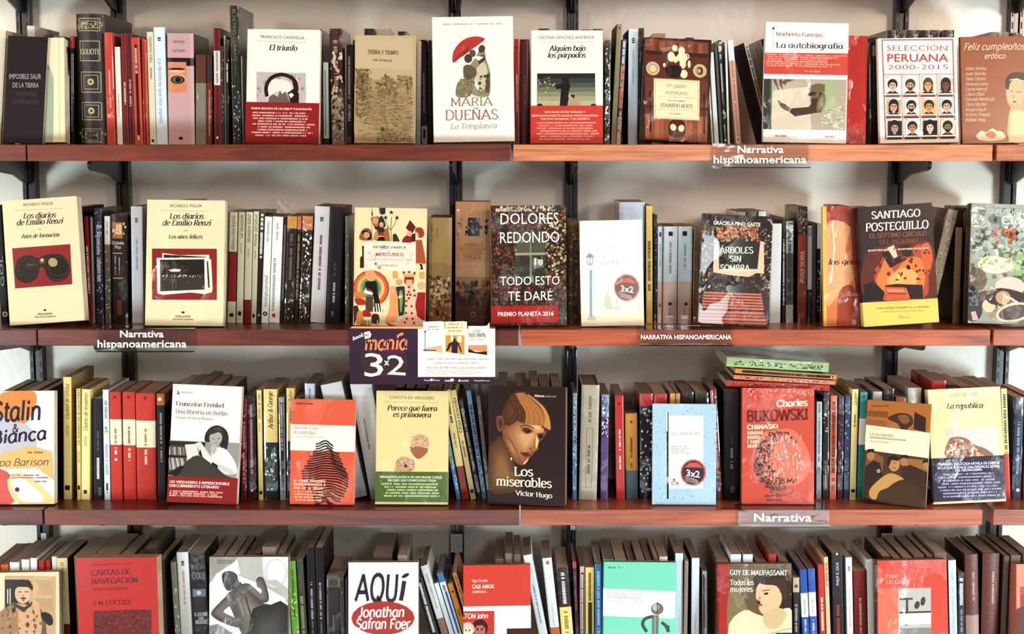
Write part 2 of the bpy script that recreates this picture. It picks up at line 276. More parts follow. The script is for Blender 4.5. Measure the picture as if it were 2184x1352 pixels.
# ------------------------------------------------------------------ flat artwork, drawn in pixels of a given crop of the photo
class Art:
    def __init__(s): s.items = {'picture': [], 'lettering': []}; s.n = 0; s.ox = s.oy = 0; s.s = 1
    def fr(s, ox, oy, sc): s.ox, s.oy, s.s = ox, oy, sc; return s
    def q(s, x, y): return (s.ox + x / s.s, s.oy + y / s.s)
    def add(s, polys, c, t='picture'):
        s.n += 1; c = lin(c) if isinstance(c, str) else c
        for p in polys: s.items[t].append(([s.q(*a) for a in p], c, s.n))
    def R(s, c, x0, y0, x1, y1): s.add([[(x0, y0), (x1, y0), (x1, y1), (x0, y1)]], c)
    def P(s, c, t, k=0):
        p = [tuple(float(q) for q in a.split(',')) for a in t.split()]
        if k: p = smooth(p, k, True)
        s.add([p], c)
    def E(s, c, x, y, rx, ry=None, rot=0, n=18):
        ry = ry or rx; cr, sr = math.cos(R(rot)), math.sin(R(rot))
        s.add([[(x + rx * math.cos(a) * cr - ry * math.sin(a) * sr, y + rx * math.cos(a) * sr + ry * math.sin(a) * cr) for a in [2 * math.pi * i / n for i in range(n)]]], c)
    def L(s, c, w, t, k=0, to='picture'):
        p = [tuple(float(q) for q in a.split(',')) for a in t.split()]
        if k: p = smooth(p, k)
        s.add(sweep(p, lambda a, b: w), c, to)
    def RING(s, c, x, y, r, w, a0=0, a1=360, n=28, ry=None):
        p = [(x + r * math.cos(R(a0 + (a1 - a0) * i / n)), y + (ry or r) * math.sin(R(a0 + (a1 - a0) * i / n))) for i in range(n + 1)]
        s.add(sweep(p, lambda a, b: w), c)
    def T(s, txt, x0, x1, y, h, c, sty='s', slope=0, mid=False, spread=0):
        """text between x0 and x1 on baseline y, capital height h; slope px per px"""
        g, w = glyphs(txt, sty); k = (x1 - x0) / (w or 1)
        s.add([[(x0 + a * k, y - b * h + (a * k) * slope) for a, b in f] for f in g], c, 'lettering')
    def D(s, c, x0, x1, y0, y1, n, h, center=False, sl=0):
        """rows of small print too fine to read"""
        P = []
        for i in range(n):
            y = y0 + (y1 - y0) * i / max(n - 1, 1); x = x0 + (random.random() * .12 * (x1 - x0) if center else 0); e = x1 - random.random() * (.15 if center else .25) * (x1 - x0)
            while x < e:
                w = h * random.uniform(.28, .6)
                if random.random() < .86: P.append([(x, y - h * random.uniform(.8, 1.1) + (x - x0) * sl), (x + w, y - h * .95 + (x - x0) * sl), (x + w * .9, y + (x - x0) * sl), (x, y + (x - x0) * sl)])
                x += w + h * .16
        s.add(P, c, 'lettering')
    def SP(s, cols, n, x0, y0, x1, y1, a, b, asp=1.0, inside=None):
        """a field of small flecks"""
        for c in cols.split():
            P = []
            for i in range(n):
                x = random.uniform(x0, x1); y = random.uniform(y0, y1)
                if inside and not inside(x, y): continue
                r = random.uniform(a, b); k = random.randint(4, 6); ph = random.random() * 6
                P.append([(min(max(x + r * random.uniform(.6, 1.1) * math.cos(ph + 6.283 * j / k), x0), x1), min(max(y + r * asp * random.uniform(.6, 1.1) * math.sin(ph + 6.283 * j / k), y0), y1)) for j in range(k)])
            s.add(P, c)
    def G(s, c0, c1, t, cx, cy, n=8, k=3, e=.12):
        """printed tone that changes from the rim colour c0 to c1 around (cx, cy)"""
        p = [tuple(float(q) for q in a.split(',')) for a in t.split()]; p = smooth(p, k, True)
        h = lambda c: [int(c[i:i + 2], 16) for i in (0, 2, 4)]; a, b = h(c0), h(c1)
        for i in range(n):
            f = i / (n - 1); q = 1 - f * (1 - e); c = ''.join('%02x' % int(a[j] + (b[j] - a[j]) * f) for j in range(3))
            s.add([[(cx + (x - cx) * q, cy + (y - cy) * q) for x, y in p]], c)
    def head(s, x, y, w, h, hair, skin, shirt='4a2c2a', long=False, beard=False, glasses=False, cap=None):
        s.P(shirt, f'{x-w*.9},{y+h*1.1} {x-w*.75},{y+h*.75} {x-w*.25},{y+h*.5} {x+w*.25},{y+h*.5} {x+w*.75},{y+h*.75} {x+w*.9},{y+h*1.1}')
        s.E(hair, x, y - h * .12, w * .62, h * (.62 if long else .5)); 
        if long: s.R(hair, x - w * .6, y, x + w * .6, y + h * .55)
        s.R(skin, x - w * .16, y + h * .3, x + w * .16, y + h * .62)
        s.E(skin, x, y + h * .04, w * .42, h * .44)
        s.P(hair, f'{x-w*.46},{y-h*.05} {x-w*.4},{y-h*.42} {x},{y-h*.55} {x+w*.4},{y-h*.42} {x+w*.46},{y-h*.05} {x+w*.2},{y-h*.28} {x-w*.2},{y-h*.26}')
        if beard: s.P(hair, f'{x-w*.36},{y+h*.12} {x},{y+h*.22} {x+w*.36},{y+h*.12} {x+w*.26},{y+h*.42} {x},{y+h*.52} {x-w*.26},{y+h*.42}')
        e = w * .09
        for d in (-1, 1): s.E('2a1614', x + d * w * .17, y - h * .02, e, e * .7, 0, 8); s.L('3a201c', e * .6, f'{x+d*w*.08},{y-h*.1} {x+d*w*.28},{y-h*.11}')
        if glasses:
            for d in (-1, 1): s.RING('1c1010', x + d * w * .18, y - h * .02, w * .14, e * .6, n=10)
        s.L('7a4438', e * .8, f'{x-w*.1},{y+h*.24} {x+w*.1},{y+h*.24}'); s.L('a8705a', e * .6, f'{x},{y} {x+w*.04},{y+h*.12}')
        if cap: s.P(cap, f'{x-w*.55},{y-h*.2} {x-w*.45},{y-h*.55} {x},{y-h*.68} {x+w*.45},{y-h*.55} {x+w*.55},{y-h*.2}')

def bilinear(c):
    (ax, ay), (bx, by), (cx, cy), (dx, dy) = c      # TL TR BR BL
    def f(p):
        u = v = .5
        for _ in range(8):
            X = (1-u)*(1-v)*ax + u*(1-v)*bx + u*v*cx + (1-u)*v*dx; Y = (1-u)*(1-v)*ay + u*(1-v)*by + u*v*cy + (1-u)*v*dy
            xu = (1-v)*(bx-ax) + v*(cx-dx); xv = (1-u)*(dx-ax) + u*(cx-bx); yu = (1-v)*(by-ay) + v*(cy-dy); yv = (1-u)*(dy-ay) + u*(cy-by)
            D = xu*yv - xv*yu; ex, ey = p[0] - X, p[1] - Y
            u += (ex*yv - ey*xv) / D; v += (ey*xu - ex*yu) / D
        return u, v
    return f
def clip(pts, lo=0.0, hi=1.0):
    for ax in (0, 1):
        for sgn, lim in ((1, lo), (-1, hi)):
            out = []
            for i in range(len(pts)):
                a, b = pts[i - 1], pts[i]; ia = sgn * (a[ax] - lim) >= 0; ib = sgn * (b[ax] - lim) >= 0
                if ia != ib:
                    t = (lim - a[ax]) / (b[ax] - a[ax]); out.append(tuple(a[q] + t * (b[q] - a[q]) for q in (0, 1)))
                if ib: out.append(b)
            pts = out
            if len(pts) < 3: return []
    return pts

# ------------------------------------------------------------------ books
def shell(mb, w, D, H, t, cut, rnd, ex, swap, side=None, z0=0.0, grow=0.0):
    """U-shaped cover: spine across x 0..w at y 0, boards running back to y D. cut = [(z_top, colour)] from below"""
    n = 8; g = grow
    def yc(x): return rnd * abs(2 * x / w - 1) ** ex
    out = [(-g, D)] + [(-g + (w + 2 * g) * i / n, yc(w * i / n) - g) for i in range(n + 1)] + [(w + g, D)]
    inn = [(-g + t, D)] + [(max(t, min(w - t, w * i / n)) - (g if i < n / 2 else -g if i > n / 2 else 0), yc(w * i / n) + t - g) for i in range(n + 1)] + [(w + g - t, D)]
    zs = [z0] + [c[0] for c in cut]; m = len(out)
    V = []
    for z in zs:
        V += [(a, b, z) for a, b in out] + [(a, b, z) for a, b in inn]
    Fc, C = [], []
    def idx(l, k, i): return l * 2 * m + k * m + i
    for l in range(len(zs) - 1):
        c = cut[l][1]
        for i in range(m - 1):
            sd = side if (side and (i == 0 or i == m - 2)) else c
            Fc.append((idx(l, 0, i), idx(l, 0, i + 1), idx(l + 1, 0, i + 1), idx(l + 1, 0, i))); C.append(sd)
            Fc.append((idx(l, 1, i + 1), idx(l, 1, i), idx(l + 1, 1, i), idx(l + 1, 1, i + 1))); C.append(sd)
        Fc.append((idx(l, 0, m - 1), idx(l, 1, m - 1), idx(l + 1, 1, m - 1), idx(l + 1, 0, m - 1))); C.append(c)
        Fc.append((idx(l, 1, 0), idx(l, 0, 0), idx(l + 1, 0, 0), idx(l + 1, 1, 0))); C.append(c)
    for l, c in ((0, cut[0][1]), (len(zs) - 1, cut[-1][1])):
        for i in range(m - 1):
            f = (idx(l, 0, i), idx(l, 1, i), idx(l, 1, i + 1), idx(l, 0, i + 1))
            Fc.append(f if l == 0 else f[::-1]); C.append(c)
    if swap: V = [(b, a, z) for a, b, z in V]; Fc = [f[::-1] for f in Fc]
    mb.grid(V, Fc, C)
    return yc
PCOL = ['b9a58c', 'ab9780', 'a28c78', 'c2ad92', '98826e']
def pages(parent, w, D, H, t, ins, col, swap, rnd=0):
    mb = MB(); c = lin(col)
    a = (t * 1.05, max(rnd, t) + .0004, ins); b = (w - t * 1.05, D - (.0006 if ins < .001 else .003), H - ins)
    mb.box(a, b, c)
    if swap: mb.v = [(q[1], q[0], q[2]) for q in mb.v]; mb.f = [f[::-1] for f in mb.f]
    return mb.build('page_block', MPG, parent)
def clusters(items, gap=.013):
    """artwork that stands apart on a cover becomes a piece of its own"""
    bb = {}
    for pts, c, n in items:
        b = bb.setdefault(n, [9, 9, -9, -9])
        for x, y in pts: b[0] = min(b[0], x); b[1] = min(b[1], y); b[2] = max(b[2], x); b[3] = max(b[3], y)
    ids = sorted(bb); par = {i: i for i in ids}
    def fd(i):
        while par[i] != i: i = par[i]
        return i
    for k, i in enumerate(ids):
        for j in ids[k + 1:]:
            a, b = bb[i], bb[j]; dx = max(0, a[0] - b[2], b[0] - a[2]); dy = max(0, a[1] - b[3], b[1] - a[3])
            if math.hypot(dx, dy) <= gap: par[fd(j)] = fd(i)
    out = {}
    for it in items: out.setdefault(fd(it[2]), []).append(it)
    return list(out.values())
def slices(p, w, k=12):
    out = []
    for i in range(k):
        q = cutx(p, w * i / k, w * (i + 1) / k)
        if len(q) > 2: out.append(q)
    return out
def cutx(pts, lo, hi):
    for s_, lim in ((1, lo), (-1, hi)):
        out = []
        for i in range(len(pts)):
            a, b = pts[i - 1], pts[i]; ia = s_ * (a[0] - lim) >= 0; ib = s_ * (b[0] - lim) >= 0
            if ia != ib: t = (lim - a[0]) / (b[0] - a[0]); out.append((lim, a[1] + t * (b[1] - a[1])))
            if ib: out.append(b)
        pts = out
        if len(pts) < 3: return []
    return pts
GAP = 0.00035
SPINES = [[] for _ in range(5)]
def spine_book(row, x0, x1, yt, xt, bands, flags, texts, label, hidden=False):
    fl = dict((f[0], f[1:]) for f in flags.split()) if flags else {}
    D = float(fl.get('d', random.uniform(13.6, 15.6))) / 100; sb = SB[row] + float(fl.get('s', 0)) / 100 + random.uniform(-.003, .003)
    Y = sb; zs = SZ[row]; yb = YB[row]
    a, b, tp = at(x0, yb, Y), at(x1, yb, Y), at(xt, yt, Y)
    dz = tp.z - a.z; lean = math.atan2(tp.x - a.x, dz); wid = (b.x - a.x) * math.cos(lean) - 2 * GAP
    # slide the foot of the book down its own axis to the shelf
    fx = a.x + (zs - a.z) * math.tan(lean) + GAP
    H = (tp.z - zs) / math.cos(lean)
    if lean > 0:                                       # leaning right: right foot touches
        H -= wid * math.sin(lean) * .5; ori = Vector((fx, Y, zs + wid * math.sin(lean)))
    else: ori = Vector((fx, Y, zs))
    hard = 'H' in fl
    t = .0022 if hard else .0006; ins = .003 if hard else .0002
    root = empty('hardcover_book' if hard else 'paperback_book', ori, (0, lean, R(float(fl.get('y', 0)))))
    tag(root, label, 'book', f'books standing spine out on the {ROWN[row]} shelf')
    m = MATS['w' if 'w' in fl else 'g' if 'g' in fl else 'c' if 'c' in fl else 'p']
    bs = []; hh = zs; yfull = proj((fx, Y, zs))[1]
    for q in bands.split(';')[::-1]:
        c, e = (q.split('@') + [None])[:2]; bs.append((c, float(e) if e else None))
    cut = []; z = 0
    ends = [e for c, e in bs]                          # lowest band first; e = px where that band ends below
    for i, (c, e) in enumerate(bs):
        top = H if i == len(bs) - 1 else H * (1 - (bs[i + 1][1] - yt) / (yfull - yt))
        cut.append((top, lin(c)))
    mb = MB(); rnd = float(fl.get('r', .8 if hard else .35)) / 1000 * (1 if 'r' not in fl else 1); ex = 2 if 'r' in fl else 6
    rnd = min(rnd if 'r' in fl else max(rnd, wid * .05), wid * .5)
    yc = shell(mb, wid, D, H, t, cut, rnd, ex, False, lin(fl['C']) if 'C' in fl else None)
    cov = mb.build('cover', m, root)
    pages(root, wid, D, H, t, ins, fl.get('P') or random.choice(PCOL), False, rnd)
    if texts:
        A = Art()
        def zof(y): return H * (1 - (y - yt) / (yfull - yt))
        mm = wid / (x1 - x0)                           # metres per pixel
        # everything is drawn straight in metres: x across, z up
        for tx in texts.split('^'):
            f = tx.split('~'); k = f[0]
            if k == 'R': A.add([[(float(f[2]) * wid, zof(float(f[3]))), (float(f[4]) * wid, zof(float(f[3]))), (float(f[4]) * wid, zof(float(f[5]))), (float(f[2]) * wid, zof(float(f[5])))]], f[1])
            elif k == 'E':
                cx, cy, rx = float(f[2]) * wid, zof(float(f[3])), float(f[4]) * mm; ry = float(f[5]) * mm if len(f) > 5 else rx
                A.add([[(cx + rx * math.cos(i * .4488), cy + ry * math.sin(i * .4488)) for i in range(14)]], f[1])
            elif k == 'G':                             # flecks: colours n y0 y1 size
                for c in f[1].split():
                    P = []
                    for _ in range(int(f[2])):
                        x = random.uniform(.05, .95) * wid; zz = zof(random.uniform(float(f[3]), float(f[4]))); r = float(f[5]) * mm * random.uniform(.4, 1)
                        P.append([(min(max(x + r * math.cos(j * 1.257 + x * 999), 0), wid), zz + r * 1.4 * math.sin(j * 1.257 + x * 999)) for j in range(5)])
                    A.add(P, c)
            elif k == 'O':                             # rectangular outline
                a0, y0_, a1, y1_, lw = float(f[2]) * wid, float(f[3]), float(f[4]) * wid, float(f[5]), float(f[6]) * mm
                z0_, z1_ = zof(y1_), zof(y0_); A.add([[(a0, z0_), (a1, z0_), (a1, z0_ + lw), (a0, z0_ + lw)], [(a0, z1_ - lw), (a1, z1_ - lw), (a1, z1_), (a0, z1_)], [(a0, z0_), (a0 + lw, z0_), (a0 + lw, z1_), (a0, z1_)], [(a1 - lw, z0_), (a1, z0_), (a1, z1_), (a1 - lw, z1_)]], f[1])
            else:
                s_, sty, c, h, y0_, y1_, dr = f[0], f[1], f[2], float(f[3]) * mm, float(f[4]), float(f[5]), f[6]
                off = (float(f[7]) if len(f) > 7 else .5) * wid
                za, zb = zof(y1_), zof(y0_); ln = zb - za
                if sty == 'x':
                    P = []; q = 0
                    while q < ln:
                        w_ = h * random.uniform(.22, .5)
                        if random.random() < .87: P.append((q, w_))
                        q += w_ + h * .14
                    pl = [[(off - h / 2 * random.uniform(.7, 1), za + q), (off + h / 2, za + q), (off + h / 2 * random.uniform(.6, 1), za + q + w_), (off - h / 2, za + q + w_)] for q, w_ in P]
                    A.add(pl, c, 'lettering'); continue
                g, gw = glyphs(s_, sty)
                if dr == 'h':
                    cx, hw = off, h; k = min(wid * .86, (float(f[8]) * mm if len(f) > 8 else wid * .86)) / gw
                    A.add([[(cx - gw * k / 2 + a_ * k, za + b_ * (zb - za)) for a_, b_ in p] for p in g], c, 'lettering'); continue
                k = ln / gw
                if dr == 'u': A.add([[(off + h / 2 - b_ * h, za + a_ * k) for a_, b_ in p] for p in g], c, 'lettering')
                else: A.add([[(off - h / 2 + b_ * h, zb - a_ * k) for a_, b_ in p] for p in g], c, 'lettering')
        for tg in ('picture', 'lettering'):
            if A.items[tg]:
                for its in clusters(A.items[tg]):
                    mb = MB()
                    if rnd > .0015: its = [(p2, c, n) for p, c, n in its for p2 in slices(p, wid)]
                    for pts, c, n in its:
                        mb.poly([(u, yc(min(max(u, 0), wid)) - .00018 - n * 1.1e-5, v) for u, v in pts], c)
                    mb.build(tg, m, cov)
    xa = [fx, fx + wid, fx + wid + H * math.sin(lean), fx + H * math.sin(lean)]
    SPINES[row].append((min(xa), max(xa)))
    return root

def face_book(row, name, label, corners, T, sb, yaw, spine, cover, m, art, tilt=None, band=None, hard=False, pcol='d8c6ac', D0=None):
    """book shown face out. corners TL TR BR BL in pixels; art(A) draws the front"""
    zs = SZ[row]; c = corners; tilt = R(tilt if tilt is not None else 8); ya = R(yaw)
    hw = (c[2][0] + c[3][0]) / 2
    BL = at(c[3][0], c[3][1], sb); 
    # left foot at depth sb; right foot shifted by the yaw
    bl = Vector((at(c[3][0], proj((0, sb, zs))[1], sb).x, sb, zs))
    # width so that the right foot lands on its pixel
    lo, hi = .02, .5
    for _ in range(40):
        w = (lo + hi) / 2; p = proj((bl.x + w * math.cos(ya), bl.y + w * math.sin(ya), zs))
        if p[0] < c[2][0]: lo = w
        else: hi = w
    Wd = w
    cb = bl + Vector((math.cos(ya), math.sin(ya), 0)) * Wd * .5
    yt = (c[0][1] + c[1][1]) / 2
    back = Vector((-math.sin(ya), math.cos(ya), 0))
    lo, hi = .05, .5
    for _ in range(40):
        h = (lo + hi) / 2; p = proj(cb + back * (h * math.sin(tilt)) + Vector((0, 0, h * math.cos(tilt))))
        if p[1] > yt: lo = h
        else: hi = h
    H = h
    tl = bl + back * (H * math.sin(tilt)) + Vector((0, 0, H * math.cos(tilt)))
    px = proj(tl)[0]; sc = (proj(tl + Vector((.01, 0, 0)))[0] - px) / .01
    roll = math.atan2((c[0][0] - px) / sc, H)
    T -= .0002
    M = Matrix.Rotation(ya, 4, 'Z') @ Matrix.Rotation(-tilt, 4, 'X') @ Matrix.Rotation(roll, 4, 'Y')
    low = min((M @ Vector(p)).z for p in ((0, 0, 0), (Wd, 0, 0), (0, T, 0), (Wd, T, 0)))
    o = bpy.data.objects.new('hardcover_book' if hard else 'paperback_book', None); link(o)
    o.empty_display_size = .03
    o.matrix_world = Matrix.Translation(bl - Vector((0, 0, low))) @ M
    tag(o, label, 'book', f'books displayed face out on the {ROWN[row]} shelf')
    t = .0022 if hard else .0006
    mb = MB(); shell(mb, T, Wd, H, t, [(H, lin(cover))], min(.0015 if not hard else .003, T * .3), 4, True)
    # the spine faces get the spine colour
    sc_ = lin(spine)
    for i, f in enumerate(mb.f):
        if max(mb.v[k][0] for k in f) < Wd * .1: mb.c[i] = sc_
    mm = MATS[m]; cov = mb.build('cover', mm, o)
    pages(o, T, Wd, H, t, .003 if hard else .0003, pcol, True, .0006)
    fn0 = bilinear(c)
    A = Art(); art(A)
    bn = None
    if band:
        y0, y1, colr = band
        zt = H * (1 - fn0((c[3][0] * .5 + c[2][0] * .5, y0))[1]); zb = H * (1 - fn0((c[3][0] * .5 + c[2][0] * .5, y1))[1])
        zb = max(zb, .0003)
        mb = MB(); shell(mb, T, Wd * .999, H, .0003, [(zt, lin(colr))], min(.0015, T * .3), 4, True, None, zb, .0003)
        bn = mb.build('paper_band', mm, o)
    base = -.0002
    for tg in ('picture', 'lettering'):
        la, lb = [], []
        for pts, col, n in A.items[tg]:
            uv = clip([fn0(p) for p in pts], 0.0, 1.0)
            if len(uv) < 3: continue
            v = sum(q[1] for q in uv) / len(uv)
            inb = band and (H * (1 - v) < zt)
            (lb if inb else la).append(([(u * Wd, H * (1 - q)) for u, q in uv], col, n))
        for lst, par, off in ((la, cov, 0), (lb, bn, .0004)):
            for cl in clusters(lst) if lst else []:
                mb = MB()
                for pts, col, n in cl: mb.poly([(x, base - off - n * 1.1e-5, z) for x, z in pts], col)
                mb.build(tg, mm, par)
    return o
# ------------------------------------------------------------------ wall, rails, brackets, boards
mb = MB(); mb.box((-2.68, WALL_Y, 0), (2.68, WALL_Y + .08, 2.9)); tag(mb.build('wall_back', M_WALL), kind='structure')
for nm, x0, x1 in (('wall_left', -2.68, -2.6), ('wall_right', 2.6, 2.68)):
    mb = MB(); mb.box((x0, -4.6, 0), (x1, WALL_Y + .08, 2.9)); tag(mb.build(nm, M_WALL), kind='structure')
mb = MB(); mb.box((-2.68, -4.6, -.05), (2.68, WALL_Y + .08, 0)); tag(mb.build('floor', wood('worn_floorboards', '7a5a44', 'b89070', 9)), kind='structure')
def rail(px0, x_at_0, x_at_b, label):
    a = at(x_at_0, 0, WALL_Y - .03); b = at(x_at_b, 1130, WALL_Y - .03); x = (a.x + b.x) / 2; hw = .0142
    o = empty('upright_rail', (x, WALL_Y, .36)); tag(o, label, 'rail', 'steel uprights fixed to the wall')
    mb = MB(); y0 = -.026
    mb.box((-hw, y0, 0), (-hw + .009, -.0006, 1.78)); mb.box((hw - .009, y0, 0), (hw, -.0006, 1.78)); mb.box((-hw + .009, y0 + .005, 0), (hw - .009, -.0006, 1.78))
    ch = mb.build('channel', M_METAL, o, .0012)
    mb = MB(); z = .02
    while z < 1.76:
        for s in (-1, 1): mb.box((s * .0096 - .0014, y0 - .0003, z), (s * .0096 + .0014, y0 + .002, z + .014))
        z += .025
    mb.build('slots', M_SLOT, ch)
    return x
RX = [rail(0, 46, 89, 'leftmost dark steel upright, at the left board seam'), rail(1, 252, 279, 'dark steel upright above the gilded leather volume'),
      rail(2, 970, 975, 'dark steel upright just left of the centre seam'), rail(3, 1220, 1215, 'dark steel upright just right of the centre seam'),
      rail(4, 1928, 1890, 'dark steel upright above the book with twelve portraits'), rail(5, 2168, 2130, 'rightmost dark steel upright, at the right board seam')]
RN = ['leftmost', 'second', 'third', 'fourth', 'fifth', 'rightmost']
for r in range(5):
    zt = SZ[r] - SHELF_T - .0006
    for i, x in enumerate(RX):
        if r == 4: continue
        mb = MB(); L_ = .262
        pr = [(-.028, 0), (-.028, -.052), (-.06, -.047), (-.12, -.030), (-L_ + .02, -.019), (-L_ + .006, -.016), (-L_, -.010), (-L_, -.004), (-L_ + .004, 0)]
        mb.prism(pr[::-1], -.0035, .0035)
        o = mb.build('shelf_bracket', M_METAL, None, .0012); o.location = (x, WALL_Y, zt)
        tag(o, f'dark steel bracket under the {["uppermost (out of frame)", "top", "second", "third", "bottom"][r]} boards on the {RN[i]} upright', 'bracket', 'steel brackets carrying the boards')
# boards: seams read on the front edge of each shelf
SEAM = {0: (54, 57, 1092, 1095, 2120, 2125), 1: (54, 57, 1090, 1095, 2118, 2126), 2: (77, 80, 1107.5, 1111, 2113, 2119), 3: (90, 94, 1108, 1111, 2096, 2119), 4: (105, 108, 1100, 1103, 2090, 2100)}
TINT = [('48150c', '8c3a20'), ('4c160c', '923c20'), ('a04c28', 'e09264'), ('8c3c20', 'cc7a4e')]  # darker left, paler right: side light partly mixed into the wood tints
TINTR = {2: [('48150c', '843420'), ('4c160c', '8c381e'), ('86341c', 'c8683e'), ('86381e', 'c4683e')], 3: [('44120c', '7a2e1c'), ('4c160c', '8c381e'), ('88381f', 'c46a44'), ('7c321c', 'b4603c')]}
SIDE = ['at the far left end', 'left of the centre seam', 'right of the centre seam', 'at the far right end']
WOODS = {}
for r in range(5):
    s = SEAM[r]; z = SZ[r]
    X = lambda px: at(px, SHY[r] if r else 200, 0).x
    if r == 0: X = lambda px: at(px, 308, 0).x
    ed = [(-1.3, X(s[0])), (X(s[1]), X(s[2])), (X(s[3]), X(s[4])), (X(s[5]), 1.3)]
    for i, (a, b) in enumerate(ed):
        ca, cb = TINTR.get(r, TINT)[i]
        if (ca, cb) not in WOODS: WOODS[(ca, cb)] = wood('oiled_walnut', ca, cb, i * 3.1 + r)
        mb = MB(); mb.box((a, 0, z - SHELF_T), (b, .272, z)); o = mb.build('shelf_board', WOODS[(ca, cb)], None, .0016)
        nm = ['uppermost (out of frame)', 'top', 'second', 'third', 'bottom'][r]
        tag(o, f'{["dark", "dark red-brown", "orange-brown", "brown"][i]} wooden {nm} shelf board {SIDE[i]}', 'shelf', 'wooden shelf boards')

# ------------------------------------------------------------------ clear label holders and the promo card
def label_holder(px0, px1, row, ytop, ybot, label, lines, lip=.05, side=0):
    a = at(px0, ytop, -.004); b = at(px1, ybot, -.004); z = SZ[row]; w = b.x - a.x; h = z + .0012 - b.z
    o = empty('label_holder', (a.x, 0, z)); tag(o, label, 'sign', 'clear label holders on the shelf edges')
    t = .0016; mb = MB()
    for (y0, y1, z0, z1) in ((-.0045, lip, .0004, .0018), (-.0045, -.0029, -h, .0004), (-.0145, -.0045, -h, -h + t), (-.0145, -.0129, -h + t, -h + .007)):
        mb.box((0, y0, z0), (w, y1, z1))
    f = mb.build('clear_plate', M_ACR, o)
    A = Art()
    for tx, x0, x1, y, hh in lines: A.T(tx, x0, x1, y, hh, 'f6efe8', 'b')
    mb = MB()
    for pts, c, n in A.items['lettering']:
        mb.poly([(at(p[0], p[1], -.0047).x - a.x, -.0047 - n * 1e-5, at(p[0], p[1], -.0047).z - z) for p in pts], c)
    mb.build('lettering', MP, f)
label_holder(1520, 1726, 1, 308, 357, 'clear holder reading Narrativa hispanoamericana on the bright right side of the top shelf', [('Narrativa', 1573, 1671, 326, 16), ('hispanoamericana', 1522, 1720, 348, 17)])
label_holder(205, 415, 2, 690, 748, 'clear holder reading Narrativa hispanoamericana on the dark left side of the second shelf', [('Narrativa', 256, 349, 719, 15), ('hispanoamericana', 208, 398, 741, 17)])
label_holder(1363, 1563, 2, 690, 735, 'clear holder with small capitals NARRATIVA HISPANOAMERICANA on the second shelf', [('NARRATIVA HISPANOAMERICANA', 1367, 1560, 723.5, 10)])
label_holder(1575, 1768, 3, 1065, 1121, 'clear holder reading only Narrativa on the third shelf under the red wrapped book', [('Narrativa', 1608, 1731, 1112, 18)])

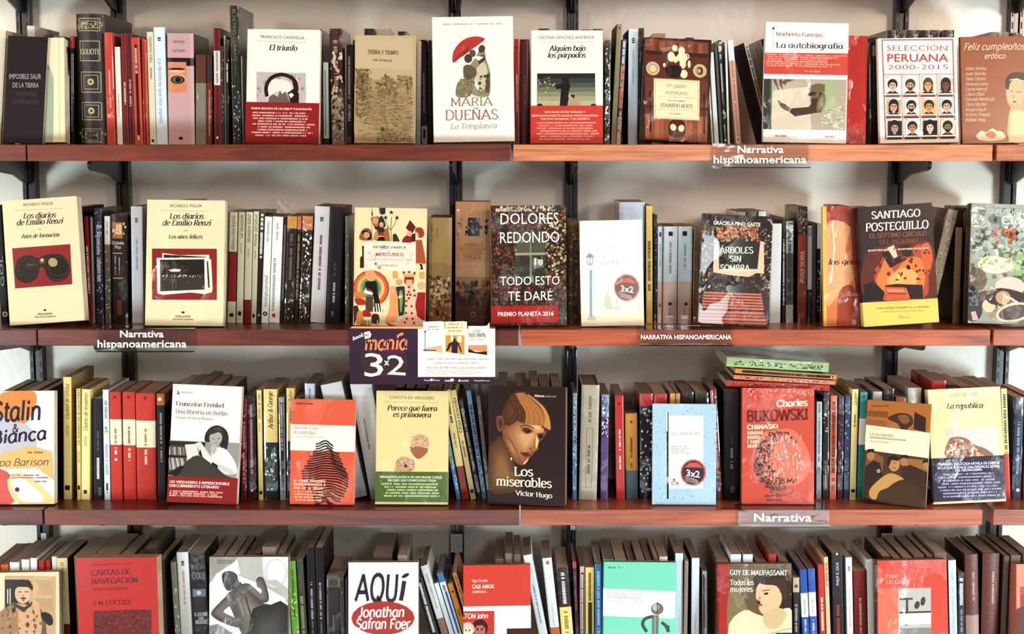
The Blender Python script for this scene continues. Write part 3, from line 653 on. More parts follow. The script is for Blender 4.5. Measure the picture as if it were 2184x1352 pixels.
def promo():
    z = SZ[2]; q = lambda x, y: (735 + x / 6.618, 675 + y / 6.618)
    Y = -.006; loc = at(*q(75, 950), Y)
    o = empty('promotion_card', (loc.x, Y, z)); tag(o, 'purple and white 3x2 promotion card hanging over the second shelf edge', 'sign')
    def pt(x, y, d=0): p = at(*q(x, y), Y); return (p.x - loc.x, d, p.z - z)
    A = Art().fr(0, 0, 1)
    A.R('3d2038', 75, 165, 1040, 950)
    A.R('46243f', 75, 165, 1040, 520); A.P('6a2546', '500,470 700,440 860,500 800,640 560,600', 3); A.P('4a2e2c', '230,530 420,480 640,520 880,540 860,760 640,880 330,870 250,700', 3)
    A.R('43203a', 75, 850, 2110, 950); A.R('efe3d3', 1035, 170, 2125, 852)
    A.P('e9a070', '75,165 110,140 1115,140 1115,172 1035,172')
    A.P('f4ebdf', '275,225 350,205 378,250 360,300 285,318', 0); A.T('book', 118, 270, 340, 62, 'f4ebdf', 'b', -.42); A.T('4U', 290, 345, 290, 45, '46243f', 'b', -.25)
    A.T('mania', 275, 880, 475, 190, 'e88a55', 'h', -.02)
    A.P('e88a55', '735,265 800,225 840,230 820,268 745,275')
    A.T('3', 280, 545, 845, 345, 'f2ebe2', 's', 0); A.T('2', 600, 860, 815, 290, 'f2ebe2', 's', .06); A.T('x', 558, 630, 685, 95, 'f2ebe2', 'b')
    for x0, x1, yb, c in ((1110, 1375, 490, 'f0e8da'), (1420, 1690, 520, 'ead7b2'), (1745, 2010, 530, 'efe6d8')):
        A.P(c, f'{x0},{75 if x0<1700 else 150} {x1},{65 if x0<1700 else 130} {x1},{yb+25} {x0},{yb-30}')
        A.P('e2d3bf', f'{x1},{70 if x0<1700 else 130} {x1+36},{82 if x0<1700 else 80} {x1+36},{yb+10} {x1},{yb+25}')
    A.L('3c3434', 9, '1137,220 1137,470'); A.E('3c3434', 1137, 215, 14); A.P('d9a982', '1110,470 1375,400 1375,515 1110,462'); A.P('5a4438', '1110,470 1290,470 1300,484 1110,488')
    A.D('8f8478', 1170, 1340, 155, 190, 2, 20, True); A.D('b0925e', 1450, 1660, 120, 215, 3, 24, True)
    A.P('c9924e', '1425,265 1690,265 1690,535 1425,500'); A.R('f0d9a2', 1500, 275, 1530, 400); A.R('f0d9a2', 1590, 275, 1650, 360); A.P('38242a', '1550,290 1575,340 1610,370 1650,470 1650,530 1600,400 1590,520 1510,510 1510,400 1460,490 1430,480 1470,380 1530,350')
    A.T('DAN', 1805, 1915, 225, 42, '5f4c40', 't'); A.T('BROWN', 1748, 1990, 290, 56, '4e3e36', 'r'); A.T('INFERNO', 1768, 1970, 340, 32, 'd98267', 't'); A.P('dd8e5c', '1745,405 2010,400 2010,500 1745,470'); A.P('3a2324', '1745,450 1850,500 2010,490 2010,545 1745,505')
    A.T('Compra 2 libros del sello editorial Booket o Austral', 1140, 2022, 612, 34, 'a09088'); A.T('y llévate el tercero totalmente GRATIS', 1262, 1900, 668, 30, 'a09088'); A.T('¡Son más de 500 títulos que podrás obtener!', 1150, 2015, 735, 36, 'a09088')
    for y in (770, 792, 812): A.D('bdb0a4', 1130, 2020, y, y, 1, 9)
    A.T('Grupo', 1120, 1205, 908, 26, 'e8dccf', 's'); A.E('e8dccf', 1225, 893, 18); A.T('Planeta', 1245, 1342, 908, 26, 'e8dccf', 's'); A.T('booket', 1418, 1490, 915, 26, 'f4ebdf', 'b'); A.P('f4ebdf', '1490,880 1535,875 1545,905 1500,922')
    A.P('f4ebdf', '1600,915 1622,880 1645,915'); A.T('AUSTRAL', 1650, 1755, 915, 20, 'f4ebdf', 'b'); A.T('Planetadelibros.com', 1828, 2050, 912, 20, 'f4ebdf', 's')
    mb = MB(); a = pt(75, 955); b = pt(2125, 160)
    mb.box((a[0], .0002, a[2]), (b[0], .0012, b[2]), lin('3d2038'))
    for x0, x1, yt in ((1110, 1411, 72), (1420, 1726, 72), (1745, 2046, 135)): p, r_ = pt(x0, 175), pt(x1, yt); mb.box((p[0], .0002, p[2]), (r_[0], .0012, r_[2]), lin('efe3d3'))
    mb.box((a[0], .0012, .0003), (b[0], .0530, .0013), lin('b9a58c'))
    mb.box((a[0], .0012, -.002), (b[0], .0040, .0013), lin('b9a58c'))
    cd = mb.build('card', MP, o)
    for tg in ('picture', 'lettering'):
        mb = MB()
        for pts, c, n in A.items[tg]: mb.poly([pt(p[0], p[1], -n * 1.1e-5) for p in pts], c)
        mb.build(tg, MP, cd)
promo()

# paper stickers on the rails
def sticker(px0, py0, px1, py1, label):
    Y = WALL_Y - .0268; a = at(px0, py1, Y); b = at(px1, py0, Y)
    mb = MB(); mb.box((a.x, Y, a.z), (b.x, Y + .0004, b.z), lin('dfdcd2')); o = mb.build('paper_sticker', MP); tag(o, label, 'sticker', 'paper stickers on the uprights')
    mb = MB(); n = int((py1 - py0) / 6) if px1 - px0 > 14 else 2
    w = b.x - a.x
    for i in range(5 if px1 - px0 > 14 else 2):
        x = a.x + w * (.2 + i * .15 + (.15 if px1 - px0 <= 14 else 0)); mb.poly([(x, Y - .0001, a.z + .003), (x + w * .04, Y - .0001, a.z + .003), (x + w * .04, Y - .0001, b.z - .003), (x, Y - .0001, b.z - .003)], lin('9a948c'))
    mb.build('printed_lines', MP, o)
sticker(962, 1139, 986, 1178, 'white lined paper sticker on the upright left of the centre seam')
sticker(1879, 1137, 1904, 1176, 'white lined paper sticker on the upright near the right end')
sticker(1217, 1114, 1227, 1130, 'small white sticker right of centre, just under the third shelf')
sticker(88, 1137, 98, 1160, 'small white sticker on the leftmost upright below the third shelf')
sticker(263, 1140, 280, 1156, 'small white sticker half hidden by books on the second upright')

# ------------------------------------------------------------------ face-out covers
Z = lambda c, r: ((0, 540, 1080, 1624)[c - 1], (0, 400, 760 if c < 3 else 740, 1080)[r - 1], (3.755, 3.755, 3.755 if c < 3 else 3.557, 3.9)[r - 1])
# ---- top shelf
def a(A):
    A.fr(*Z(1, 1)); c = 'a89a96'
    A.T('IMPOSIBLE SALIR', 72, 300, 655, 42, 'b9aaa2', 's', -.04); A.T('DE LA TIERRA', 98, 286, 722, 40, 'b9aaa2', 's', -.03)
    A.T('ALEJANDRA', 118, 280, 785, 38, '5a4a48', 's'); A.T('COSTAMAGNA', 95, 300, 850, 38, '5a4a48', 's')
face_book(1, 0, 'black face-out book with thin grey capitals at the left end of the top shelf', ((16, 82), (88, 83), (91, 308), (4, 308)), .02, .03, 0, '2b1d22', '2e1f24', 'p', a)
def a(A):
    A.fr(*Z(1, 1)); A.P('a9b199', '338,320 345,470 400,540 440,650 435,900 425,1155 345,1155'); A.P('e6d5b0', '338,320 450,320 440,640 400,540 345,470'); A.L('cdbb98', 3, '500,320 480,1150')
    A.T('ALEJ', 345, 400, 575, 28, '6d7466', 's'); A.T('A', 352, 378, 630, 28, '6d7466', 's'); A.T('A', 352, 378, 730, 28, '6d7466', 's')
face_book(1, 0, 'cream and pale green book right of the black face-out book', ((93, 86), (146, 85), (139, 308), (95, 308)), .03, .035, 0, 'd5c5a5', 'e9d8b4', 'p', a)
def a(A):
    A.fr(*Z(2, 1))
    A.T('FRANCISCO CASAVELLA', 62, 417, 324, 24, '5d4238', 's'); A.L('a08c7c', 2, '40,349 438,349'); A.T('El triunfo', 128, 356, 418, 42, '2e1a18', 'i')
    A.R('c2b4ac', 28, 595, 425, 840); A.SP('b3a39a a8968c d0c3ba', 14, 28, 595, 425, 840, 10, 26)
    A.P('cdbfb2', '115,700 150,655 260,650 320,680 340,740 330,840 120,840', 3); A.P('e3d8cc', '120,700 160,655 260,655 310,700 300,740 240,760 215,740 150,770 122,800', 3)
    A.L('42221f', 30, '112,790 105,720 130,660 175,625 240,612 300,630 340,665 352,720', 5); A.P('42221f', '310,640 350,660 368,720 360,760 330,730'); A.P('7d675c', '120,840 130,790 165,770 200,790 215,740 235,770 260,745 280,790 300,840', 0)
    A.P('3a2020', '275,760 330,720 370,760 368,840 300,840 290,800'); A.P('e8ded4', '285,770 310,755 330,775 305,800')
    A.R('a12a2a', -70, 836, 530, 1160)
    A.T('NUEVA EDICIÓN DE UN DEBUT FULGURANTE', -14, 470, 893, 16, 'f0ddd0', 'b'); A.D('e2b9ad', -18, 490, 925, 1105, 9, 12, True)
face_book(1, 0, 'white face-out novel El triunfo with red band and hat photo', ((527, 68), (686, 65), (680, 308), (523, 308)), .018, .03, 0, 'efe3d6', 'eee0d2', 'g', a, band=(223, 308, 'a12a2a'))
def a(A):
    A.fr(*Z(2, 1)); A.R('c9b18c', 815, 300, 1290, 560)
    A.G('b59a70', 'a88c64', '820,640 900,580 960,660 1060,640 1120,700 1200,630 1285,650 1285,1150 820,1150', 980, 900, 6, 2, .3)
    A.SP('b89e76 ab9068 9f845e', 90, 820, 640, 1285, 1150, 14, 42, .35)
    A.SP('957a56 a0855e 8a6f4e', 70, 820, 570, 950, 960, 8, 24, .8); A.SP('a0855e 947a56 8a7250', 60, 990, 600, 1165, 790, 7, 20, .7, lambda x, y: y > 600 + abs(x - 1075) * .9)
    A.SP('967c58 a2875f', 50, 1160, 610, 1285, 720, 6, 18, .7); A.SP('7c6346 8c7250', 60, 820, 600, 930, 900, 4, 12, .8); A.SP('846a4a 947a56', 80, 990, 1040, 1265, 1150, 5, 16, .6); A.SP('8a7050 7c6346 b89e76', 90, 830, 780, 1285, 1000, 6, 22, .28)
    for i in range(26): y = 770 + i * 14; A.L(('836a4a', '927856')[i % 2], 3, f'{840+i*7},{y} {950+i*6},{y-30} {1080},{y+4} {1180},{y-20} {1275},{y-50}', 5)
    A.L('6c5640', 6, '1240,640 1246,760'); A.L('6c5640', 5, '1066,600 1072,720'); A.L('6c5640', 8, '870,620 880,820')
    A.T('TIERRA Y TIEMPO', 920, 1172, 452, 32, '5e4532', 't', -.03); A.T('Juan José Morosoli', 962, 1120, 504, 18, '84694a', 't')
    A.E('5a4230', 1038, 1045, 14, 18)
face_book(1, 0, 'tan face-out book Tierra y tiempo with etched woodland landscape', ((757, 83), (891, 74), (885, 308), (755, 307)), .017, .03, 0, 'b99d76', 'c4aa82', 'g', a)
def a(A):
    A.fr(*Z(2, 1)); A.D('c9b6a4', 1520, 2010, 222, 222, 1, 14)
    A.P('9c8f72', '1640,790 1660,700 1700,640 1690,560 1740,540 1790,470 1830,400 1860,440 1870,500 1900,600 1900,760 1870,800 1780,790 1720,760 1680,790', 4)
    A.P('cabf9f', '1780,600 1850,520 1880,600 1870,720 1800,740', 3); A.P('72614c', '1685,560 1730,540 1790,580 1780,640 1700,660', 3); A.P('57463a', '1795,480 1850,460 1865,500 1810,540'); A.P('efe5d3', '1755,430 1790,470 1850,480 1810,510 1770,480')
    A.P('8a7a5c', '1640,680 1700,650 1760,700 1740,790 1650,800 1622,770', 3); A.P('6b5a44', '1870,620 1900,600 1895,760 1860,770'); A.E('5d4a3c', 1835, 415, 27, 32, 20); A.E('5a4438', 1725, 490, 32, 36); A.E('6d5846', 1760, 450, 26, 30); A.P('efe5d3', '1780,640 1795,700 1830,760 1800,740 1775,700')
    A.SP('847453 a4966f 5d4c3c', 16, 1650, 620, 1890, 790, 5, 16)
    A.P('c23c2a', '1600,520 1604,440 1650,370 1720,325 1800,315 1858,335 1820,372 1750,400 1700,450 1640,500', 4); A.P('a02c22', '1600,520 1650,450 1720,400 1820,372 1740,430 1690,465')
    A.T('MARIA', 1580, 1920, 868, 66, 'a9846a', 't'); A.T('DUEÑAS', 1535, 1965, 980, 80, 'a9765e', 't'); A.T('La Templanza', 1575, 1950, 1050, 40, 'c0a184', 'j')
    A.L('a9846a', 5, '1800,780 1822,762')
face_book(1, 0, 'white face-out novel with a couple under a red umbrella', ((920, 42), (1096, 41), (1098, 308), (924, 307)), .03, .03, 0, 'e2d4c4', 'efe4d6', 'w', a)
def a(A):
    A.fr(*Z(3, 1)); A.T('CRISTINA SÁNCHEZ-ANDRADE', 252, 712, 322, 25, '8a7468', 's'); A.L('b0a090', 2, '258,348 712,348')
    A.T('Alguien bajo', 345, 636, 418, 42, '2b1614', 'i'); A.T('los párpados', 330, 638, 472, 40, '2b1614', 'i')
    A.R('3b3c36', 247, 598, 715, 860)
    for i, c in enumerate(('33302c', '454840', '5a5f52', '77795f', '93906d', 'aba27c', 'bcae88')): A.R(c, 250, 602 + i * 36, 713, 858)
    A.SP('cbb98a 8a7c50 d8c89a', 18, 255, 620, 400, 850, 2, 8); A.P('2a211f', '428,860 440,720 400,725 388,688 440,680 460,640 500,650 515,700 500,760 505,860'); A.E('2a1e1c', 475, 648, 20, 24); A.P('2a1e1c', '440,636 505,630 500,646 448,652'); A.L('4a3c34', 8, '420,700 400,672 470,668')
    A.P('b89c72', '490,860 500,800 540,770 590,800 600,860'); A.E('c8aa82', 520, 780, 22, 20); A.P('33221c', '515,765 550,772 545,800 520,785'); A.E('2e2624', 700, 858, 24, 16); A.E('2e2624', 268, 858, 24, 18)
    A.R('cf4434', 190, 858, 790, 1160)
    A.T('UNA ROAD MOVIE CRIFLADA Y', 305, 640, 915, 16, 'f2c6b4', 'b'); A.T('DESOLADORAMENTE HUMANA PROTAGONIZADA', 205, 740, 944, 16, 'f2c6b4', 'b'); A.T('POR DOS ANCIANAS Y UN SECRETO', 275, 670, 970, 16, 'f2c6b4', 'b')
    A.D('eda48f', 225, 750, 1000, 1130, 7, 12, True)
face_book(1, 0, 'white face-out novel Alguien bajo los párpados with orange-red band', ((1132, 67), (1288, 68), (1286, 308), (1132, 308)), .018, .03, 0, 'ecdfd2', 'eee1d3', 'g', a, band=(229, 308, 'cf4434'))
def a(A):
    A.fr(*Z(3, 1)); A.R('8c4a2e', 1110, 350, 1610, 1135)
    for i in range(13): A.R(('8a4a30', '97543a', '7c3f28', 'a05c3c')[i % 4], 1112 + i * 38, 366, 1148 + i * 38, 450)
    A.R('4a241c', 1112, 440, 1608, 660); A.R('6e3524', 1112, 470, 1608, 650)
    for i in range(13): A.R(('a8603c', '9a5434', 'b06a44')[i % 3], 1112 + i * 38, 940, 1148 + i * 38, 1128)
    A.R('7a3f2a', 1112, 650, 1608, 940)
    for x in (1150, 1580): A.L('3c1d16', 14, f'{x},760 {x+4},1080'); A.L('3c1d16', 10, f'{x-30},880 {x+30},880')
    for x, y, r in ((1172, 580, 54), (1545, 578, 54)): A.E('cdb38d', x, y, r); A.E('b99a70', x, y, r * .7); A.E('d9c39c', x, y, r * .5)
    A.E('3c1f16', 1545, 578, 24, 30); A.E('c9a877', 1540, 578, 14, 18)
    for x, y, rx, ry in ((1345, 410, 22, 26), (1400, 430, 26, 34), (1318, 480, 30, 40), (1352, 500, 20, 26), (1405, 480, 44, 40), (1410, 530, 26, 38), (1264, 548, 12, 16), (1460, 530, 12, 30), (1418, 610, 30, 34)): A.E('e8cfa4', x, y, rx, ry); A.E('f5e5c0', x - rx * .25, y - ry * .2, rx * .5, ry * .5)
    A.RING('e8cfa4', 1438, 470, 20, 8, -90, 90); A.P('301a14', '1275,560 1395,550 1385,630 1330,645 1290,620', 3); A.L('caa678', 5, '1240,420 1320,408'); A.L('caa678', 5, '1250,440 1310,420')
    A.R('c8b488', 1178, 655, 1545, 972); A.R('e3d3ae', 1184, 661, 1539, 966); 
    for r_ in ((1190, 668, 1532, 670), (1190, 957, 1532, 959)): A.R('a78c62', *r_)
    A.R('a78c62', 1190, 668, 1192, 959); A.R('a78c62', 1530, 668, 1532, 959)
    A.T('Un padre', 1278, 1440, 722, 32, '94634a', 'k'); A.T('extranjero', 1272, 1442, 775, 30, '94634a', 'k'); A.L('a78c62', 2, '1205,797 1515,797'); A.D('94744e', 1295, 1430, 830, 830, 1, 10); A.T('EDUARDO BERTI', 1235, 1488, 877, 28, '94634a', 'r'); A.L('a78c62', 2, '1205,897 1515,897'); A.D('a78c62', 1300, 1420, 932, 932, 1, 8)
    A.P('5a2418', '1300,1080 1310,990 1365,975 1425,990 1430,1080 1400,1110 1330,1110', 3); A.E('e3cba6', 1335, 1035, 24, 28, -20); A.E('e3cba6', 1400, 1040, 24, 28, 20)
face_book(1, 0, 'dark wrapped face-out book with crockery picture and cream title panel', ((1374, 90), (1516, 87), (1509, 305), (1365, 305)), .022, .03, 0, '3a1e1c', '45221d', 'w', a, hard=True)
def a(A):
    A.fr(*Z(4, 1)); A.E('8a2a26', 96, 252, 10); A.L('b08a80', 2, '93,262 88,610')
    A.T('Norberto Fuentes', 116, 494, 308, 30, 'bb5a48', 'r', -.01); A.T('La autobiografía', 116, 658, 402, 42, '3a201c', 'r', -.02)
    A.P('d1503f', '25,445 700,425 697,600 18,610'); A.D('e8a592', 40, 640, 462, 548, 6, 12, False, -.01); A.D('e8a592', 350, 500, 584, 584, 1, 11)
    A.P('b3a38e', '15,648 685,634 672,1040 12,1042'); A.P('3c4032', '15,648 78,646 72,1042 12,1042'); A.P('565a44', '66,646 82,646 76,1042 66,1042')
    for i in range(4): A.P('7a5648', f'{88+i*52},648 {118+i*50},648 {150+i*20},{760-i*30} {125+i*20},{720-i*25}')
    A.P('cfbfa6', '90,740 380,700 400,1040 80,1040'); A.P('a5ae84', '505,640 600,640 590,860 500,900'); A.SP('8b9470 b9c096 d8d8b8', 22, 480, 850, 660, 1030, 4, 22, .5)
    A.P('52412f', '235,875 380,860 400,830 440,800 500,800 480,900 440,905 270,938 225,905', 0); A.P('6d5842', '130,812 160,830 200,850 235,878 220,900 180,885 150,860', 3); A.P('4a3a2c', '400,760 440,730 500,760 500,860 440,880 410,850', 3); A.E('806850', 430, 765, 34, 40); A.P('3e3226', '405,800 450,790 455,840 420,850')
    A.P('77694f', '395,740 400,690 450,672 510,678 510,740 440,748'); A.P('3f3426', '370,765 400,738 445,742 430,765 395,775')
    A.E('3a2e22', 428, 775, 5, 4); A.L('3a2e22', 4, '412,762 432,762'); A.P('4a3a2c', '398,800 440,790 452,850 425,852 402,826', 2); A.G('7c6c50', 'a08e6c', '500,740 515,800 500,870 450,900 440,860 455,800', 480, 820, 4, 2, .4); A.P('efe3d5', '15,610 695,600 690,636 15,648'); A.D('d0978a', 108, 215, 1100, 1100, 1, 14); A.D('d0978a', 510, 600, 1100, 1100, 1, 14)
face_book(1, 0, 'white face-out book La autobiografía with red stripe and saluting man', ((1632, 54), (1812, 50), (1804, 305), (1626, 304)), .016, .022, 0, 'e9ddd0', 'efe2d5', 'w', a, tilt=6)
face_book(1, 0, 'plain red wrapped book behind the La autobiografía book', ((1722, 78), (1853, 77), (1846, 305), (1718, 305)), .008, .0390, 0, 'b32c24', 'bd3026', 'w', lambda A: A.fr(*Z(4, 1)).L('a0241e', 3, '845,340 835,1120'), tilt=6)
def a(A):
    A.fr(*Z(4, 1)); A.P('c8604c', '960,330 1530,325 1555,1112 990,1118'); A.P('efe2d2', '970,340 1520,335 1545,1103 1000,1108')
    A.T('SELECCIÓN', 1002, 1484, 420, 46, 'b4604c', 's', 0); A.T('PERUANA', 1006, 1492, 506, 64, 'c0503c', 'b'); A.T('2000-2015', 1010, 1492, 568, 40, 'b4604c', 's')
    A.L('c8604c', 6, '975,608 1532,606')
    rows = ((608, 775), (780, 940), (945, 1108)); hs = [('2a1c1a', 'd6a88a', 0, 0, 0), ('5a3c30', 'c99a7c', 0, 1, 0), ('6b4a38', 'd2a07c', 1, 0, 0), ('3c2c2c', '7e5646', 1, 0, 0), ('2e1c1a', 'cf9c80', 1, 0, 0), ('2a1a18', 'd8ac8c', 0, 1, 1), ('3a2a22', 'c98f62', 0, 0, 0), ('2a1a18', 'd6a284', 0, 0, 0), ('2c2020', 'b5947c', 1, 0, 0), ('3a2018', 'c0805e', 0, 0, 0), ('1e1618', 'd8b8a0', 1, 0, 0), ('2a1a18', 'a0705a', 0, 1, 0)]
    bgs = ['efe2d2', 'e6d6c4', 'ead2b8', 'c7b8a8', 'b8a88c', 'e8dac8', 'e0b078', 'b8c4b8', '3a2a2c', 'efe2d2', '2a2022', 'e0c8a8']
    for r, (y0, y1) in enumerate(rows):
        for c in range(4):
            x = 985 + c * 141 + r * 8; i = r * 4 + c; h = hs[i]
            A.R(bgs[i], x + 10, y0 + 30, x + 122, y1 - 16); A.head(x + 64, (y0 + y1) / 2 + 2, 66, 84, h[0], h[1], '4a2c28', h[2], h[3], h[4])
            A.R('efe2d2', x - 4, y1 - 16, x + 134, y1 - 6); A.R('7a5548', x + 10, y0 + 14, x + 14, y0 + 26); A.R('7a5548', x + 24, y0 + 14, x + 28, y0 + 26)
    for x in (1118, 1259, 1400): A.L('c8604c', 5, f'{x},610 {x+16},1108')
    for y in (777, 943): A.L('c8604c', 5, f'978,{y+2} 1540,{y}')
    A.E('efe2d2', 1268, 1075, 24)
face_book(1, 0, 'white face-out book of twelve small portraits with red frame', ((1871, 86), (2038, 83), (2045, 306), (1876, 306)), .015, .03, 0, 'e6d8c8', 'f0e3d3', 'p', a)
def a(A):
    A.fr(*Z(4, 1)); A.T('Feliz cumpleaños', 1615, 2110, 408, 52, 'edd5bc', 'k'); A.T('erótico', 1785, 1955, 478, 42, 'edd5bc', 'k')
    for i, (w, n_) in enumerate(((170, 'Albert Andreu'), (165, 'Juan Bonilla'), (165, 'Pablo Cabrera'), (185, 'Fernando Lemos'), (175, 'Carlos Marzal'), (150, 'Clara Obel'), (235, 'Eduardo Mendicutti'), (170, 'Clara Sánchez'), (170, 'Sergio Olguín'), (195, 'Antonio Orejudo'), (160, 'Rafael Reig'))): A.T(n_, 1632, 1632 + w, 568 + i * 40.5, 25, 'e6c8ac', 'k')
    A.P('d89a6c', '1980,1120 1985,900 2000,880 1970,820 1960,720 1990,640 2080,620 2180,640 2184,1120', 3); A.E('dfa880', 2035, 745, 72, 105); A.P('4a2a20', '1958,710 1962,640 1990,604 2040,588 2100,592 2160,612 2200,660 2190,720 2140,670 2080,648 2020,650 1992,680 1982,725', 3); A.L('e9c9a0', 8, '1990,650 2050,640 2110,665')
    A.P('e8b488', '1985,1130 1985,930 2020,880 2110,900 2184,880 2184,1130'); A.L('5a3024', 5, '1990,735 2020,742'); A.L('5a3024', 5, '2045,745 2085,742'); A.E('a04838', 2030, 822, 18, 8); A.E('c98f66', 2022, 780, 8, 16)
    A.P('e9c49c', '1720,1090 1760,1050 1800,1060 1850,1030 1880,1050 1930,1060 1950,1110 1860,1130 1760,1125', 4); A.P('c8683c', '1790,1080 1840,1050 1880,1080 1850,1110', 3); A.R('ecc9a4', 1980, 1112, 2184, 1140)
face_book(1, 0, 'brown face-out book Feliz cumpleaños erótico at the right end of the top shelf', ((2047, 81), (2206, 80), (2209, 305), (2052, 306)), .012, .03, 0, '8a4c30', 'a05c3c', 'g', a)

# ---- second shelf
def a(A):
    A.fr(*Z(1, 2)); A.T('RICARDO PIGLIA', 188, 425, 180, 24, '5c4c38', 's', -.02); A.L('9c8c6c', 2, '110,211 508,208')
    A.T('Los diarios', 185, 445, 276, 42, '33231a', 'i'); A.T('de Emilio Renzi', 132, 502, 328, 42, '33231a', 'i', -.01); A.E('33231a', 320, 366, 4); A.T('Años de formación', 170, 477, 430, 30, '4c3c2a', 'i', -.01)
    A.P('9a2426', '98,506 562,490 580,806 122,820')
    A.P('33231f', '120,690 130,620 170,575 250,565 300,590 350,575 420,560 500,575 550,640 560,700 540,750 490,778 430,778 380,740 350,665 320,670 300,740 240,780 180,775 135,740', 4)
    A.E('241818', 215, 680, 92, 94); A.E('241818', 460, 675, 92, 94); A.RING('4a3a30', 222, 668, 76, 5); A.RING('4a3a30', 468, 662, 76, 5); A.E('3a2c26', 245, 640, 44, 38); A.E('b09a6c', 425, 628, 38, 34, 30); A.E('7a6444', 338, 612, 22); A.E('d6c08c', 338, 606, 11); A.L('8a7a60', 4, '215,640 275,640'); A.RING('5c4434', 460, 675, 90, 5, 20, 120)
    A.R('332418', 352, 992, 370, 1006); A.T('ANAGRAMA', 302, 422, 1037, 18, '54402c', 's'); A.T('Narrativas hispánicas', 282, 448, 1056, 15, '54402c', 's')
face_book(2, 0, 'cream face-out book with binoculars on a red square', ((3, 436), (163, 430), (181, 691), (20, 695)), .03, .03, 0, 'd8c8a0', 'dccca6', 'g', a)
def a(A):
    A.fr(*Z(1, 2)); A.T('RICARDO PIGLIA', 1365, 1617, 172, 24, '5c4c38', 's'); A.L('9c8c6c', 2, '1285,195 1680,205')
    A.T('Los diarios', 1356, 1630, 262, 42, '33231a', 'i'); A.T('de Emilio Renzi', 1298, 1688, 314, 42, '33231a', 'i'); A.E('33231a', 1478, 354, 4); A.E('33231a', 1496, 354, 4); A.T('Los años felices', 1350, 1622, 416, 30, '4c3c2a', 'i')
    A.R('9a2426', 1218, 494, 1738, 890)
    A.P('e3d7b8', '1300,528 1440,545 1676,540 1700,830 1640,845 1310,810'); A.P('2c201e', '1312,540 1650,556 1660,800 1320,790'); A.P('e3d7b8', '1440,560 1692,575 1704,812 1450,840'); A.P('2c201e', '1600,585 1668,592 1682,795 1600,800'); A.P('efe5c8', '1255,566 1655,562 1668,820 1310,852 1262,842')
    A.P('30211f', '1282,580 1638,575 1642,810 1284,826'); A.P('4a3c34', '1284,700 1640,690 1642,810 1284,826'); A.SP('d8ccb4 efe8d4', 16, 1300, 695, 1620, 716, 2, 6); A.P('d8ccb4', '1350,660 1400,650 1450,655 1440,672 1370,672'); A.R('7a6c60', 1382, 730, 1386, 820); A.R('7a6c60', 1408, 730, 1412, 800)
    A.R('332418', 1455, 980, 1478, 995); A.T('ANAGRAMA', 1402, 1528, 1027, 18, '54402c', 's'); A.T('Narrativas hispánicas', 1380, 1552, 1046, 15, '54402c', 's')
face_book(2, 0, 'cream face-out book with stacked night photos on a red square', ((313, 430), (481, 432), (476, 691), (308, 690)), .022, .03, 0, 'd8c8a0', 'dfd0a8', 'w', a)
